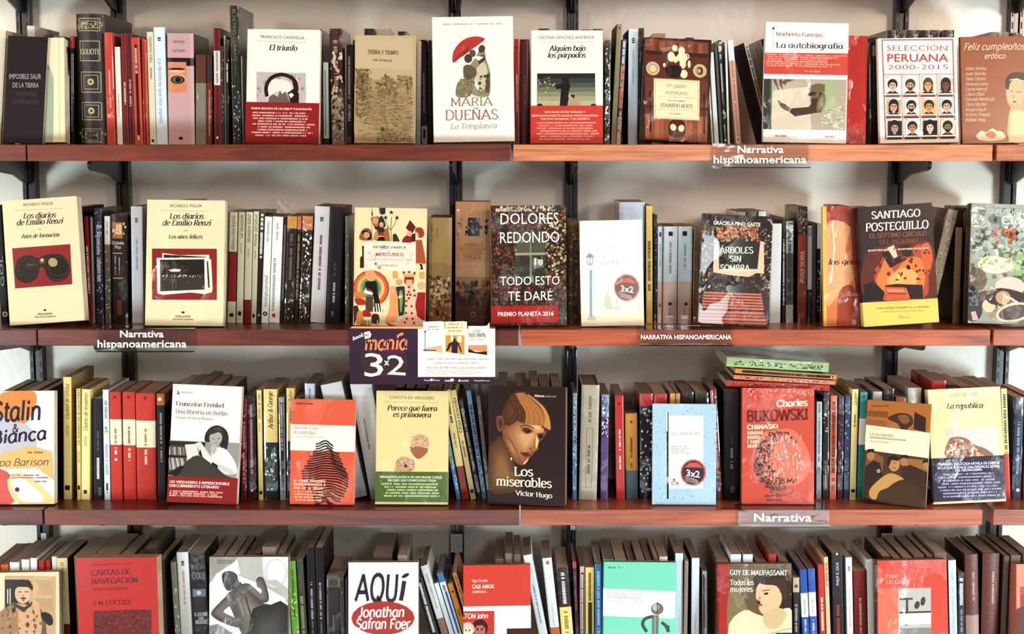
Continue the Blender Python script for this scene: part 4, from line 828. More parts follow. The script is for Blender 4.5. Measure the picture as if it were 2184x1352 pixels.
def a(A):
    A.fr(745, 435, 5.1); A.R('ddceA2', 52, 62, 858, 1330); A.R('d9c896', 52, 62, 78, 1330)
    A.L('5a3a24', 5, '252,70 250,430'); A.P('2c2430', '245,140 252,70 262,140 252,160'); A.P('2f3a3c', '330,64 402,64 400,125 365,140 335,125'); A.P('a8281e', '328,64 350,64 350,125 336,120')
    A.P('b8683a', '235,180 290,160 335,165 325,260 280,270 255,230', 3); A.P('6b1c1c', '262,220 290,270 330,260 320,300 285,300'); A.E('d09a74', 290, 205, 34)
    A.P('2c3d42', '355,145 392,210 398,270 330,275 320,210', 2); A.E('d8a080', 355, 245, 24, 28); A.P('3a3634', '300,270 390,285 380,330 320,335', 2); A.R('a83c24', 310, 330, 388, 366); A.P('c98a4c', '258,410 280,330 310,300 330,420'); A.P('b06a34', '380,420 390,300 430,260 450,400 455,420'); A.P('2a2430', '300,420 330,375 380,372 400,420')
    A.L('4a4c30', 6, '462,420 460,250 470,160'); A.L('4a4c30', 5, '460,300 415,240 395,170', 3); A.L('4a4c30', 5, '462,300 500,240 525,180', 3)
    for x, y in ((466, 112), (402, 168), (528, 168)): A.P('38222a', ' '.join(f'{x+(30 if i%2==0 else 11)*math.sin(i*.628)},{y-(30 if i%2==0 else 11)*math.cos(i*.628)}' for i in range(10)))
    A.P('4a3a2c', '480,350 510,335 530,360 558,422 480,422', 0); A.P('9a2a20', '582,430 610,370 660,350 700,380 690,430', 2); A.P('7a2820', '625,275 672,188 735,262 700,330 650,300'); A.E('d8a084', 664, 335, 30); A.P('a84c2c', '730,280 790,265 828,310 820,360 780,380 740,340', 3); A.E('dcb090', 742, 345, 26); A.L('6c2018', 4, '760,280 765,350'); A.L('6c2018', 4, '790,280 795,350'); A.P('403028', '690,340 730,330 730,420 690,420')
    A.P('bb5a38', '735,400 800,400 820,500 846,655 735,655'); A.L('8a3828', 4, '770,410 765,640'); A.L('8a3828', 4, '795,410 812,640'); A.P('2a1a1a', '770,660 800,660 812,720 770,715 790,700')
    A.P('9c6040', '110,405 150,300 220,290 250,350 240,415', 3); A.P('3c1820', '135,320 190,305 245,350 240,410 200,410 190,350 150,370'); A.E('cf9870', 190, 360, 36, 34)
    A.P('2c2024', '140,478 158,478 160,700 150,700'); A.P('4a2e28', '120,600 158,570 158,714 118,712')
    A.R('e2d4be', 165, 432, 732, 735); A.SP('d8c8b4 e9ddca', 26, 170, 436, 728, 730, 14, 40)
    A.T('PATRICK HARPUR', 265, 628, 500, 27, '7a5040', 'b'); A.T('MERCURIUS', 292, 600, 580, 37, 'b05a48', 'b'); A.T('O EL MATRIMONIO DE CIELO Y TIERRA', 185, 705, 628, 20, 'c0806c', 's'); A.T('ATALANTA', 352, 540, 690, 20, '9a8870', 'b')
    A.E('c25030', 240, 930, 198, 196); A.E('d8703c', 236, 930, 180, 178); A.E('e8b070', 236, 928, 150, 150); A.E('8a9c5c', 236, 926, 118, 120); A.E('4c7a4c', 240, 925, 90, 94)
    A.P('e09c70', '190,740 270,740 290,800 260,850 200,840 180,790', 3); A.P('2a1c20', '175,860 300,850 310,960 330,1060 370,1180 280,1180 270,1060 255,960 180,940'); 
    for i in range(3): A.P('e6d8b8', f'{286+i*26},1090 {296+i*26},1088 {308+i*28},1180 {296+i*26},1185')
    A.P('efe0c8', '160,960 190,920 230,960 260,980 250,1000 170,985'); A.P('8a2c20', '180,920 250,945 245,968 190,952'); A.P('d47c40', '55,965 150,970 170,1030 60,1035'); A.P('5c4c40', '180,1015 260,1020 258,1180 180,1180'); A.P('b23c28', '60,1040 160,1050 180,1100 90,1110', 2)
    A.P('5a2c24', '45,1120 90,1115 110,1180 50,1320'); A.P('d08044', '90,1180 150,1190 150,1300 80,1310', 3); A.P('b02a22', '150,1170 210,1165 240,1230 160,1250', 2); A.P('e8cfa4', '150,1235 245,1235 235,1262 160,1262'); A.P('5c2a22', '250,1210 318,1210 322,1300 250,1300', 3); A.P('9a7a4c', '130,1270 250,1270 240,1326 120,1326')
    for x in (190, 220, 300): A.R('d8b08c', x, 1270, x + 14, 1326)
    A.P('e89a60', '455,960 500,940 530,1000 530,1180 490,1290 390,1290 440,1150', 3); A.E('dca078', 478, 940, 30, 40); A.P('344030', '510,910 600,900 616,1000 595,1210 540,1225 530,1020', 0); A.E('dc9870', 548, 860, 34); A.P('8a9a6c', '545,960 575,940 590,1000 570,1180 556,1180'); A.E('e8c090', 555, 1015, 22, 16, -30)
    A.P('efb898', '610,910 700,905 730,980 720,1100 760,1280 760,1320 500,1320 600,1230 610,1100', 0); A.E('e0a684', 655, 860, 48, 44); A.R('9a2c24', 608, 800, 708, 830); A.P('a8442c', '600,830 625,830 620,880 605,860'); A.P('a8442c', '690,830 708,830 700,880 690,860'); A.P('e0a060', '590,775 730,772 710,802 600,802')
    for x, y in ((600, 755), (658, 750), (716, 758), (655, 912), (652, 962), (710, 945), (636, 992), (668, 992), (716, 1000), (652, 1030), (624, 1060), (680, 1115), (622, 1112), (618, 1188), (682, 1190), (626, 1250), (690, 1250), (604, 1290), (706, 1296)): A.E('a0302c', x, y, 13)
    A.P('ab2424', '750,965 840,965 846,1270 790,1260 740,1220 722,1120', 0); A.E('e0a880', 792, 895, 40, 42); A.R('e0a050', 482, 745, 526, 820); A.R('e0a050', 775, 745, 822, 820); A.P('a8402c', '400,1290 450,1310 520,1326 430,1328')
face_book(2, 0, 'face-out book with medieval king illustrations and pale title panel', ((757, 448), (914, 447), (906, 696), (752, 695)), .018, .03, 0, 'd6c89a', 'ddcea2', 'g', a, hard=True)
def a(A):
    A.fr(1047, 443, 1); A.SP('5c2c1e 46321f 6b3a26 37281c 7a4c2c', 150, 0, 0, 164, 250, 2, 6); A.SP('8b4a30 a05a38 4a5230 6e6a42', 70, 0, 0, 164, 250, 1.5, 4.5); A.SP('a89a68 c4b888', 70, 110, 20, 164, 150, 1, 4); A.SP('b8a88c d0bfa0', 40, 10, 0, 140, 12, 1, 3, 2); A.SP('9c3426', 30, 0, 10, 30, 210, 2, 4)
    A.P('4c483c', '52,62 62,50 112,52 118,66 118,160 54,160'); A.P('625c4a', '56,62 84,58 84,98 56,98'); A.P('5e5a48', '90,58 116,64 116,98 90,98'); A.P('3c3a30', '56,104 84,104 84,156 56,156'); A.P('3f3c32', '90,104 116,104 116,156 90,156'); A.R('8a8468', 84, 56, 88, 160); A.R('a89a78', 52, 98, 118, 103)
    A.P('7c786c', '90,108 112,106 114,128 92,132'); A.P('e0d8c8', '94,112 98,108 98,122 94,124'); A.E('c8bca8', 107, 117, 6, 8); A.P('241c18', '98,108 106,106 112,112 104,112')
    c = 'eee6dc'
    A.T('DOLORES', 21, 148, 38, 24, c, 's'); A.T('REDONDO', 20, 149, 77, 24, c, 's'); A.T('TODO ESTO', 20, 148, 165, 19, c, 's'); A.T('TE DARÉ', 37, 132, 197, 20, c, 's')
    A.R('b02320', 0, 208, 144, 244); A.T('PREMIO PLANETA 2016', 15, 134, 229, 9, 'f0d8cc', 'b')
face_book(2, 0, 'wrapped face-out novel with an ivy window and red prize strip', ((1045, 442), (1211, 443), (1209, 693), (1047, 692)), .025, .03, 0, '6a5f40', '3a241c', 'w', a)
def a(A):
    A.fr(*Z(3, 2)); A.R('efe9de', 590, 280, 1110, 1090); A.P('e6dcc6', '590,900 1110,880 1110,1090 590,1090'); A.P('ddd0b0', '590,1000 860,1020 1110,990 1110,1090 590,1090', 0)
    A.L('9eb4bc', 22, '678,660 676,1030'); A.L('86a0ac', 10, '682,660 680,1030'); A.P('b9b8a8', '640,560 668,535 704,560 698,610 690,625 655,625 648,610'); A.P('efe9de', '652,572 692,572 688,608 658,608'); A.L('9a9a90', 6, '672,560 672,625'); A.P('9a9a90', '634,560 672,528 710,560'); A.P('b8b4a0', '640,1050 720,1050 700,1020 660,1020')
    A.L('c8c0b0', 4, '880,400 880,440'); A.L('a8a8a0', 3, '860,500 882,462'); A.T('LA SOMBRA', 690, 975, 512, 56, 'dcd6ca', 't'); A.T('DEL', 745, 850, 575, 30, 'cdc4b0', 't'); A.T('VIENTO', 740, 1000, 622, 34, 'cdc4b0', 't')
    A.P('cfc8b0', '780,930 800,850 820,825 840,880 850,960 800,960', 0); A.L('a8a48c', 4, '885,870 885,960'); A.L('b8b098', 4, '800,962 930,958')
    A.E('c07a6c', 972, 802, 104); A.E('8a6660', 972, 802, 92); A.P('cf7262', '900,760 930,735 1000,725 1050,770 1000,765 940,762'); A.T('3x2', 922, 1026, 830, 50, 'f0e6dc', 'b', .12); 
    for i in range(3): A.L('c9b4aa', 6, f'{900+i*8},{836+i*16} {1010+i*4},{872+i*12}')
face_book(2, 0, 'pale face-out book with a street lamp and round 3x2 sticker', ((1235, 474), (1377, 474), (1374, 691), (1240, 692)), .02, .03, 0, 'cdb489', 'e9e1d0', 'w', a)
def a(A):
    A.fr(1487, 460, 1); A.SP('5a3c28 3a2a20 6e5236 8b6a48 46321f', 100, 0, 0, 160, 236, 1.5, 5, 1, lambda x, y: 25 < y < 180); A.SP('b87a58 d09a78 a86a48', 60, 40, 28, 130, 62, 1.5, 5); A.SP('c8a488 e0c4a8', 14, 10, 60, 28, 190, 1, 3.5); A.SP('c8b088 a89068', 50, 135, 40, 160, 220, 1, 3)
    A.P('d8b89a', '36,52 46,60 46,116 128,118 134,60 142,62 142,128 126,126 110,134 70,130 34,124', 0); A.R('2e2c20', 46, 60, 127, 117); c = 'ece0c8'
    A.T('GRACIELA PINO GAETE', 34, 134, 24, 8, c, 'b', .06); A.T('ÁRBOLES', 47, 119, 84, 13, c, 'r', .02); A.T('SIN', 69, 94, 102, 12, c, 'r'); A.T('SOMBRA', 49, 112, 121, 13, c, 'r', .02)
    A.R('3a221c', 4, 162, 152, 226)
    for i in range(6): A.P('c87058', f'{14-i},{164+i*6} {137+i},{169+i*6} {137+i},{173+i*6} {14-i},{168+i*6}')
    for i in range(4): A.P(('c87058', 'b8604a')[i % 2], f'{6-i},{203+i*7} {142+i*2},{207+i*7} {142+i*2},{212+i*7} {4-i},{208+i*7}')
face_book(2, 0, 'dark wrapped face-out book with a red park bench', ((1498, 460), (1648, 470), (1638, 696), (1487, 689)), .022, .03, 0, '3a2a20', '32221a', 'w', a)
def a(A):
    A.fr(1754, 442, 1); A.R('a83a26', 0, 0, 90, 258); A.R('d07a44', 8, 42, 76, 258); A.P('e0a070', '8,42 60,42 50,90 66,150 30,190 8,200', 3); A.P('8a3222', '60,0 90,0 90,250 30,250 34,200 72,180 66,120', 0); A.P('a8482c', '36,180 60,165 76,190 70,250 34,250', 3); A.L('e8dcc8', 3, '22,30 26,90 18,160'); A.R('dcae58', 0, 0, 9, 258)
    A.T('los genios', 12, 96, 122, 11, '6a1f18', 'i'); A.T('Julio Ro', 52, 90, 188, 6, 'e8c0a0', 'k'); A.E('d8b090', 68, 243, 5, 6)
face_book(2, 0, 'orange and yellow wrapped book left of the burning books cover', ((1754, 442), (1850, 442), (1850, 693), (1757, 693)), .016, .0377, 0, 'dcae58', 'b04a2c', 'w', a, tilt=6)
def a(A):
    A.fr(*Z(4, 2)); A.P('3c2420', '790,170 1360,168 1420,1090 820,1100')
    A.P('6b2c20', '830,560 1000,480 1350,470 1400,900 840,910', 3); A.P('b24e2c', '900,700 960,600 1000,500 1060,640 1150,560 1260,480 1350,560 1340,760 1300,900 980,910', 4); A.P('d87840', '920,760 960,660 1010,560 1060,690 1130,620 1220,580 1290,620 1310,760 1270,880 1180,900 1010,860', 4); A.P('ec9c5c', '1000,760 1060,700 1120,660 1200,680 1250,720 1230,800 1150,790 1060,800', 4); A.P('c86038', '1280,500 1340,480 1370,600 1340,700 1290,640', 4)
    A.P('2c1c1a', '960,540 1010,520 1050,600 1110,570 1150,600 1090,630 1030,660'); A.P('d8b898', '1005,500 1060,480 1090,570 1060,585'); A.P('3a1c18', '1090,490 1180,470 1220,570 1150,580')
    A.P('f0b878', '1085,720 1110,710 1100,760 1120,760 1085,780'); A.P('341c18', '985,795 1080,785 1290,800 1295,910 1190,905 1160,820 1000,815'); A.P('c85c3c', '990,805 1150,815 1180,905 980,912 1005,870 975,860'); A.P('e88858', '1000,820 1140,830 1150,850 1010,845'); A.L('5a241c', 6, '1010,858 1160,866')
    A.P('2c1a18', '820,780 900,760 985,850 970,912 822,914'); A.SP('7a3c2a 5a2c22', 26, 820, 500, 1380, 760, 6, 22)
    A.T('SANTIAGO', 878, 1270, 266, 56, 'f0e4d8', 'r'); A.T('POSTEGUILLO', 832, 1336, 362, 62, 'f0e4d8', 'r'); A.T('EL SÉPTIMO CÍRCULO', 862, 1318, 418, 36, 'a05c48', 'r'); A.T('DEL INFIERNO', 942, 1250, 470, 36, '8a4c3c', 'r'); A.T('ESCRITORES MALDITOS, ESCRITORES OLVIDADOS', 852, 1336, 522, 14, 'eecab0', 'b', 0)
    A.P('e0bb62', '805,925 1410,912 1424,1086 822,1102'); A.L('b08c4c', 2, '1020,938 1230,936'); A.T('Vuelve Santiago Posteguillo con un fascinante', 918, 1342, 978, 16, '7a5430', 'b', -.005); A.T('viaje a través de la historia de los libros', 965, 1298, 1006, 15, '8a6440', 's', -.005); A.RING('8a6440', 1110, 1046, 10, 3); A.T('Planeta', 1125, 1188, 1054, 15, '8a6440', 's')
face_book(2, 0, 'dark face-out novel with burning books and yellow band', ((1826, 445), (1986, 444), (2003, 692), (1842, 699)), .024, .012, 0, '32201e', '3c2420', 'g', a, hard=True, tilt=6, band=(644, 694, 'e0bb62'))
def a(A):
    A.fr(2062, 443, 1); A.SP('8a948c b8bdb0 6e746c a4a898', 40, 8, 8, 160, 120, 5, 18); A.SP('9c8c70 7a6a54', 24, 8, 100, 160, 250, 6, 16); A.SP('b06a4c a85a40', 8, 50, 50, 100, 85, 4, 12); A.SP('93a878 a8b88c', 16, 70, 90, 160, 150, 5, 14)
    A.E('d8cfa8', 58, 128, 36, 18); A.SP('efe9cc b8a878', 26, 26, 114, 92, 142, 2, 6); A.E('6a5848', 22, 160, 20, 24); A.E('c8b8a8', 90, 172, 32, 20); A.E('5c4438', 40, 200, 22, 18); A.E('d8b898', 46, 214, 14); A.P('4a3a30', '40,190 70,176 120,186 130,205 100,214 50,210', 3); A.E('c09470', 76, 196, 16, 14); A.E('cdb49a', 100, 226, 40, 20, -14); A.E('54463c', 100, 226, 34, 15, -14); A.E('4c4840', 12, 226, 20, 22); A.SP('6a7a84 4a4450', 14, 0, 170, 24, 215, 2, 8); A.P('d8a0a0', '8,228 18,226 24,244 12,246')
    A.T('GUADALUPE DE LA O', 42, 162, 20, 9, 'cdd6c4', 't'); A.T('Cinzas', 70, 150, 42, 17, 'c4d4d4', 'r')
face_book(2, 0, 'greenish grey wrapped cookery cover at the right end of the second shelf', ((2071, 443), (2226, 443), (2227, 695), (2063, 694)), .03, .03, 0, '4a3a2c', '9a9c8c', 'w', a)

# ---- third shelf
def a(A):
    A.fr(*Z(1, 3)); A.P('d98a48', '0,330 90,292 290,295 300,420 200,560 100,560 0,480', 3); A.P('b9b4bc', '0,480 60,520 230,560 300,660 270,760 0,780', 3); A.P('e3ae6c', '0,790 250,720 430,770 440,1000 300,900 80,910 0,900', 0); A.P('cf5a4c', '-150,900 60,930 110,1050 100,1180 -150,1190', 3); A.P('e6c088', '60,1000 200,940 440,1150 430,1190 150,1190', 3); A.P('efe8dc', '90,1010 180,980 340,1120 320,1170 180,1160 120,1080', 3)
    A.L('c98a50', 8, '300,300 290,350 310,370', 3)
    A.T('Stalin', -60, 345, 530, 150, '3a2632', 'h', -.02); A.T('&', 105, 155, 615, 60, '3a2632', 'h'); A.T('Bianca', -70, 382, 715, 100, '3a2632', 'h', -.09)
    A.T('Iacopo Barison', -170, 395, 890, 55, '3a2632', 'k', -.02); A.D('8a5a3c', 228, 372, 786, 786, 1, 16); A.D('8a7468', 60, 330, 965, 965, 1, 14); A.D('8a7468', 45, 415, 985, 985, 1, 14); A.D('8a7468', 280, 400, 1015, 1015, 1, 14); A.E('6c2430', 140, 1072, 19)
face_book(3, 0, 'white and orange brush lettered book at the left end of the third shelf', ((-46, 838), (122, 837), (116, 1076), (-46, 1077)), .02, .03, 0, 'ded3c6', 'e9e1d6', 'g', a)
def a(A):
    A.fr(*Z(1, 3)); A.L('2a1c1c', 6, '1418,305 1430,318 1436,334', 2); A.E('2a1c1c', 1424, 330, 6); A.T('Seix Barral', 1448, 1536, 322, 13, '5c4c48', 's')
    A.T('Françoise Frenkel', 1408, 1783, 424, 33, '7c3a38', 'r'); A.T('Una librería en Berlín', 1406, 1810, 486, 32, '6a5650', 't'); A.T('Prólogo de Patrick Modiano', 1408, 1698, 528, 20, '9c8c84', 't')
    A.P('9c948c', '1360,700 1920,700 1890,985 1340,985'); A.P('d9d0c6', '1640,600 1930,560 1920,760 1640,720') if 0 else None
    A.R('3c3230', 1350, 705, 1640, 740); A.P('5a4e48', '1350,740 1500,740 1480,975 1340,975')
    for i in range(9): A.P(('b8aca0', '6c5e56', '8c8076')[i % 3], f'{1352+i*14},752 {1363+i*14},752 {1366+i*14},815 {1355+i*14},815')
    A.R('2e2624', 1350, 818, 1500, 832)
    for i in range(10): A.P(('a89c90', '70645c', 'c4b8ac')[i % 3], f'{1348+i*12},838 {1358+i*12},838 {1372+i*13},930 {1360+i*13},935')
    A.P('3c3432', '1640,700 1640,640 1680,585 1740,567 1800,600 1822,660 1815,730 1790,780 1750,720 1700,700', 4); A.E('b0a498', 1722, 668, 50, 60, 10); A.P('4c423e', '1650,640 1680,600 1750,590 1790,640 1740,620 1690,640'); A.P('5a504a', '1700,590 1750,580 1780,610 1730,608'); A.L('3a302c', 4, '1695,672 1715,678'); A.L('3a302c', 4, '1735,676 1755,668'); A.L('5a4c46', 5, '1712,706 1735,704')
    A.P('e0d8cc', '1690,760 1760,740 1820,770 1880,860 1890,940 1800,950 1740,900 1700,850', 3); A.P('f0e8dc', '1740,780 1760,800 1780,770 1765,750'); A.P('b8aca0', '1680,740 1720,720 1730,770 1700,800', 3)
    A.P('cfc6ba', '1560,720 1600,700 1700,830 1700,880 1640,850'); A.P('2c2422', '1600,760 1700,860 1780,905 1690,905 1590,800'); A.P('efe8dc', '1600,750 1700,850 1690,880 1620,820'); A.P('d4cabd', '1480,730 1570,720 1600,860 1500,850')
    A.P('4e463e', '1440,985 1480,880 1580,810 1700,880 1800,960 1860,985', 3); A.P('2e2826', '1340,965 1420,985 1480,900 1440,900'); A.P('c8beb2', '1740,870 1850,910 1880,950 1830,950 1740,900')
    A.R('98282a', 1330, 980, 1900, 1195); A.T('UN VERDADERO E IMPRESCINDIBLE', 1360, 1836, 1037, 22, 'ecd4c8', 'b'); A.T('DESCUBRIMIENTO LITERARIO', 1358, 1755, 1067, 22, 'ecd4c8', 'b'); A.D('dca898', 1358, 1790, 1106, 1140, 3, 14)
face_book(3, 0, 'white face-out book of a reading woman with dark red band', ((368, 828), (511, 827), (505, 1077), (356, 1076)), .02, .03, 0, 'ddd4c8', 'e4dccf', 'g', a, band=(1022, 1077, '98282a'))
def a(A):
    A.fr(*Z(2, 3)); A.D('7a3024', 345, 500, 400, 400, 1, 13); A.R('e6dccb', 295, 556, 815, 760); A.T('Rachel Cusk', 330, 526, 592, 24, 'e08a66', 'b'); A.T('A contraluz', 328, 502, 632, 28, '7c6e64', 't'); A.T('Traducción de Marta Alcaraz', 328, 562, 658, 15, '9c8c80', 't')
    left = [(690, 500, 640), (720, 480, 690), (760, 450, 705), (800, 432, 720), (840, 410, 742), (880, 390, 758), (920, 392, 762), (960, 392, 760), (1000, 415, 745), (1040, 470, 730), (1080, 480, 700), (1120, 495, 640), (1160, 500, 640)]
    for i in range(25):
        y = 690 + i * 19.5; k = min(int((y - 690) / 40), 12); x0, x1 = left[k][1], left[k][2]; m = x0 + (x1 - x0) * .4; b_ = 14 * math.sin(i * .35)
        A.L('3a1822', 12, f'{x0},{y+16} {x0+(x1-x0)*.22},{y+10} {m},{y-6+b_*.4} {x0+(x1-x0)*.62},{y-10} {x0+(x1-x0)*.8},{y+8+b_} {x1},{y+30}', 4)
    A.D('f0b89c', 325, 600, 1005, 1060, 3, 20); A.D('f0b89c', 330, 590, 1085, 1150, 4, 12)
face_book(3, 0, 'orange wrapped face-out book with a striped head silhouette', ((621, 856), (758, 854), (755, 1072), (617, 1074)), .016, .03, 0, 'd9583c', 'dd6244', 'w', a)
def a(A):
    A.fr(*Z(2, 3)); A.T('CONCITA DE GREGORIO', 1090, 1445, 354, 24, '6e5430', 's'); A.L('a08a54', 2, '1048,380 1485,380'); A.T('Parece que fuera', 1072, 1468, 446, 40, '33201c', 'i'); A.T('es primavera', 1118, 1420, 498, 40, '33201c', 'i')
    A.P('c9a27e', '1262,700 1290,650 1330,635 1390,650 1408,700 1390,740 1330,750 1280,735', 4); A.P('a8684a', '1255,730 1400,745 1370,800 1330,828 1290,810', 2); A.SP('dcc0a0 b8886a', 22, 1270, 645, 1398, 740, 4, 14, .6)
    A.P('c49a7c', '1140,900 1150,840 1200,812 1270,830 1295,870 1270,930 1140,930', 3); A.SP('dcc0a0 a8745a', 22, 1150, 830, 1285, 925, 4, 14, .6); A.P('5c2c24', '1205,885 1225,872 1240,890 1220,900')
    A.R('5c6c30', 975, 932, 1560, 1175); A.R('dac78e', 975, 1172, 1560, 1190); A.T('INDAGACIÓN ACERCA DE UNA MADRE CORAJE', 1015, 1510, 982, 18, 'dce0bc', 'b'); A.T('UN CASO QUE CONMOCIONÓ ITALIA', 1078, 1465, 1008, 18, 'dce0bc', 'b'); A.D('bcc894', 1020, 1520, 1036, 1130, 5, 14, True)
face_book(3, 0, 'pale yellow face-out novel with two curled figures and green band', ((802, 838), (956, 836), (955, 1077), (800, 1077)), .02, .03, 0, 'd8c87c', 'dac78e', 'w', a, band=(1008, 1072, '5c6c30'))
def a(A):
    A.fr(1030, 810, 4.83)
    A.G('5c3c28', '94683e', '60,720 110,650 170,590 240,640 290,740 330,860 345,960 400,985 400,1130 250,1172 60,1145', 200, 930, 9, 2, .3)
    A.G('8a5636', 'd29a66', '235,470 200,560 228,660 278,760 325,845 392,888 430,880 470,832 520,782 548,746 576,732 572,695 584,650 602,640 642,600 660,540 640,470 560,400 420,385 300,415', 470, 610, 11, 2, .25)
    A.G('8a5434', 'b87c50', '215,560 250,700 330,830 400,880 360,760 300,640', 300, 700, 5, 2, .3)
    A.G('c98c58', 'e2b07a', '400,430 520,420 620,470 645,540 560,560 480,480', 560, 480, 6, 2, .3)
    A.P('e6b888', '556,600 572,580 580,640 572,690 556,720 548,680', 2); A.P('a86c48', '470,700 520,715 556,722 550,742 520,738 488,722', 2); A.P('6a3c2c', '486,712 510,716 505,728 488,724')
    A.G('8a5a3c', '4a2c26', '398,520 430,500 480,508 522,540 505,560 460,572 420,552', 465, 538, 5, 3, .4); A.L('4a2a22', 9, '388,498 440,482 510,500 530,518', 4); A.E('20140f', 470, 540, 17, 14); A.E('b08a6c', 464, 534, 4)
    A.G('7a4c34', '3e2420', '568,572 600,560 640,574 640,600 604,628 574,620', 606, 596, 4, 3, .4); A.E('20140f', 602, 600, 14, 11)
    A.P('7c2c24', '388,752 420,762 448,756 496,782 488,796 446,806 410,786', 2); A.P('5c201c', '392,756 440,774 494,784 440,780'); A.P('9a5c3c', '420,812 450,822 470,812 450,836', 2); A.P('e0ac7c', '420,868 462,826 478,806 466,846 430,882', 2)
    A.G('5a3424', '7c4a2c', '190,400 215,300 260,215 330,140 390,128 480,150 560,200 640,280 695,380 716,480 700,535 662,572 652,520 610,468 560,430 500,412 430,408 360,434 300,474 255,486 222,445', 430, 290, 6, 2, .5)
    for i in range(26):
        f = i / 25; c = ('a86c3c', 'ac703e', 'b27642', 'b67a44')[i % 4] if i > 9 else ('5a3424', '643a26', '704228')[i % 3]
        A.L(c, 13, f'{300+f*120},{160+f*-10} {290+f*270},{240+f*30} {330+f*310},{330+f*60} {300+f*350},{430-abs(f-.4)*60+f*100}', 5)
    for i in range(9): f = i / 8; A.L(('c88c4c', 'c4864a', 'cc9050')[i % 3], 12, f'{470+f*60},{170+f*40} {590+f*50},{270+f*40} {655+f*35},{390+f*30} {640+f*60},{500+f*30}', 5)
    A.G('8a5638', '5a3426', '140,410 170,382 205,395 225,450 212,520 180,545 150,510', 185, 465, 5, 3, .3); A.E('f0d8b0', 296, 822, 8, 14)
    A.T('Alianza', 538, 645, 190, 24, 'e8dccc', 'b', .03); A.T('editorial', 652, 762, 194, 22, 'b8a898', 's', .03)
    A.T('Los', 322, 522, 996, 92, 'efdcc0', 'r', .03); A.T('miserables', 138, 712, 1090, 90, 'efdcc0', 'r', .06); A.T('Victor Hugo', 340, 716, 1192, 48, 'efdcc0', 'r', .1)
face_book(3, 0, 'dark brown face-out novel with a painted fair-haired face', ((1042, 828), (1209, 831), (1205, 1083), (1041, 1075)), .03, .036, -10, '6a5044', '3c2624', 'g', a, pcol='8a7260', tilt=5)
def a(A):
    A.fr(*Z(3, 3)); A.R('a9c0cc', 1105, 440, 1590, 1170); A.SP('8fb0c0 bfd0d6 7aa2b6', 130, 1108, 445, 1588, 1168, 3, 7); A.R('c4d2d4', 1198, 515, 1520, 1075) if 0 else None
    A.R('e9e4da', 1232, 528, 1492, 1052); A.L('2c2224', 14, '1222,500 1224,1128'); A.L('c8a880', 12, '1224,970 1224,1010'); A.L('e0d8cc', 8, '1218,500 1218,640')
    A.T('GIOVANNI BOCCACCIO', 1248, 1448, 625, 16, 'cfc4b4', 's'); A.T('DECAMERÓN', 1246, 1462, 670, 26, 'a0907c', 's'); A.D('a89a8c', 1250, 1400, 756, 805, 4, 11)
    A.L('3a2a28', 5, '1250,1018 1270,990 1300,1020'); A.RING('3a2a28', 1262, 1016, 10, 4, n=10); A.RING('3a2a28', 1296, 1018, 9, 4, n=10); A.E('3a2a28', 1272, 990, 8)
    A.E('b85a54', 1416, 938, 96); A.E('4c3a42', 1416, 938, 84); A.P('c8604c', '1350,900 1390,868 1450,866 1490,905 1450,900 1390,900'); A.T('3x2', 1366, 1466, 962, 48, 'efe4dc', 'b', .12)
    for i in range(3): A.L('b0a0a0', 5, f'{1350+i*6},{968+i*14} {1450+i*4},{996+i*10}')
face_book(3, 0, 'light blue dotted face-out book with round 3x2 sticker', ((1392, 864), (1527, 865), (1527, 1069), (1391, 1068)), .018, .03, 0, '9cb4c2', 'b4c8d0', 'w', a)
def a(A):
    A.fr(*Z(4, 3)); A.fr(1582, 828, 1); A.SP('e08c74 b84c3c', 60, 4, 4, 150, 26, 1, 3.5); A.T('Charles', 74, 140, 42, 13, 'efd4bc', 'B'); A.T('BUKOWSKI', 10, 142, 70, 22, '7c2c28', 'B'); A.T('CHINASKI', 11, 78, 86, 9, 'efd4bc', 'B'); A.D('eec4ac', 12, 45, 97, 124, 4, 7)
    A.P('d8745c', '40,100 70,90 110,90 140,130 146,170 120,200 70,200 40,160', 3)
    ar = lambda x, y: ((x - 78) / 52) ** 2 + ((y - 152) / 62) ** 2 < 1 and not ((x - 100) / 40) ** 2 + ((y - 150) / 44) ** 2 < .8
    A.SP('4c3c3a 6c4c48 3a2c2c 8a5c54', 240, 26, 92, 132, 214, 1, 4, 1, ar); A.SP('d89484 e0a898 b88478', 40, 60, 100, 134, 190, 1, 3, 3); A.L('7a5650', 3, '60,215 90,222 110,216', 3); A.SP('9cb0b0', 14, 60, 130, 120, 150, 1, 3)
    A.D('8a3c30', 50, 90, 226, 234, 2, 5)
face_book(3, 0, 'red wrapped face-out book under the flat pile with a scribbled face', ((1582, 828), (1737, 836), (1736, 1070), (1581, 1067)), .024, .03, 0, 'a02c26', 'c8543f', 'w', a)
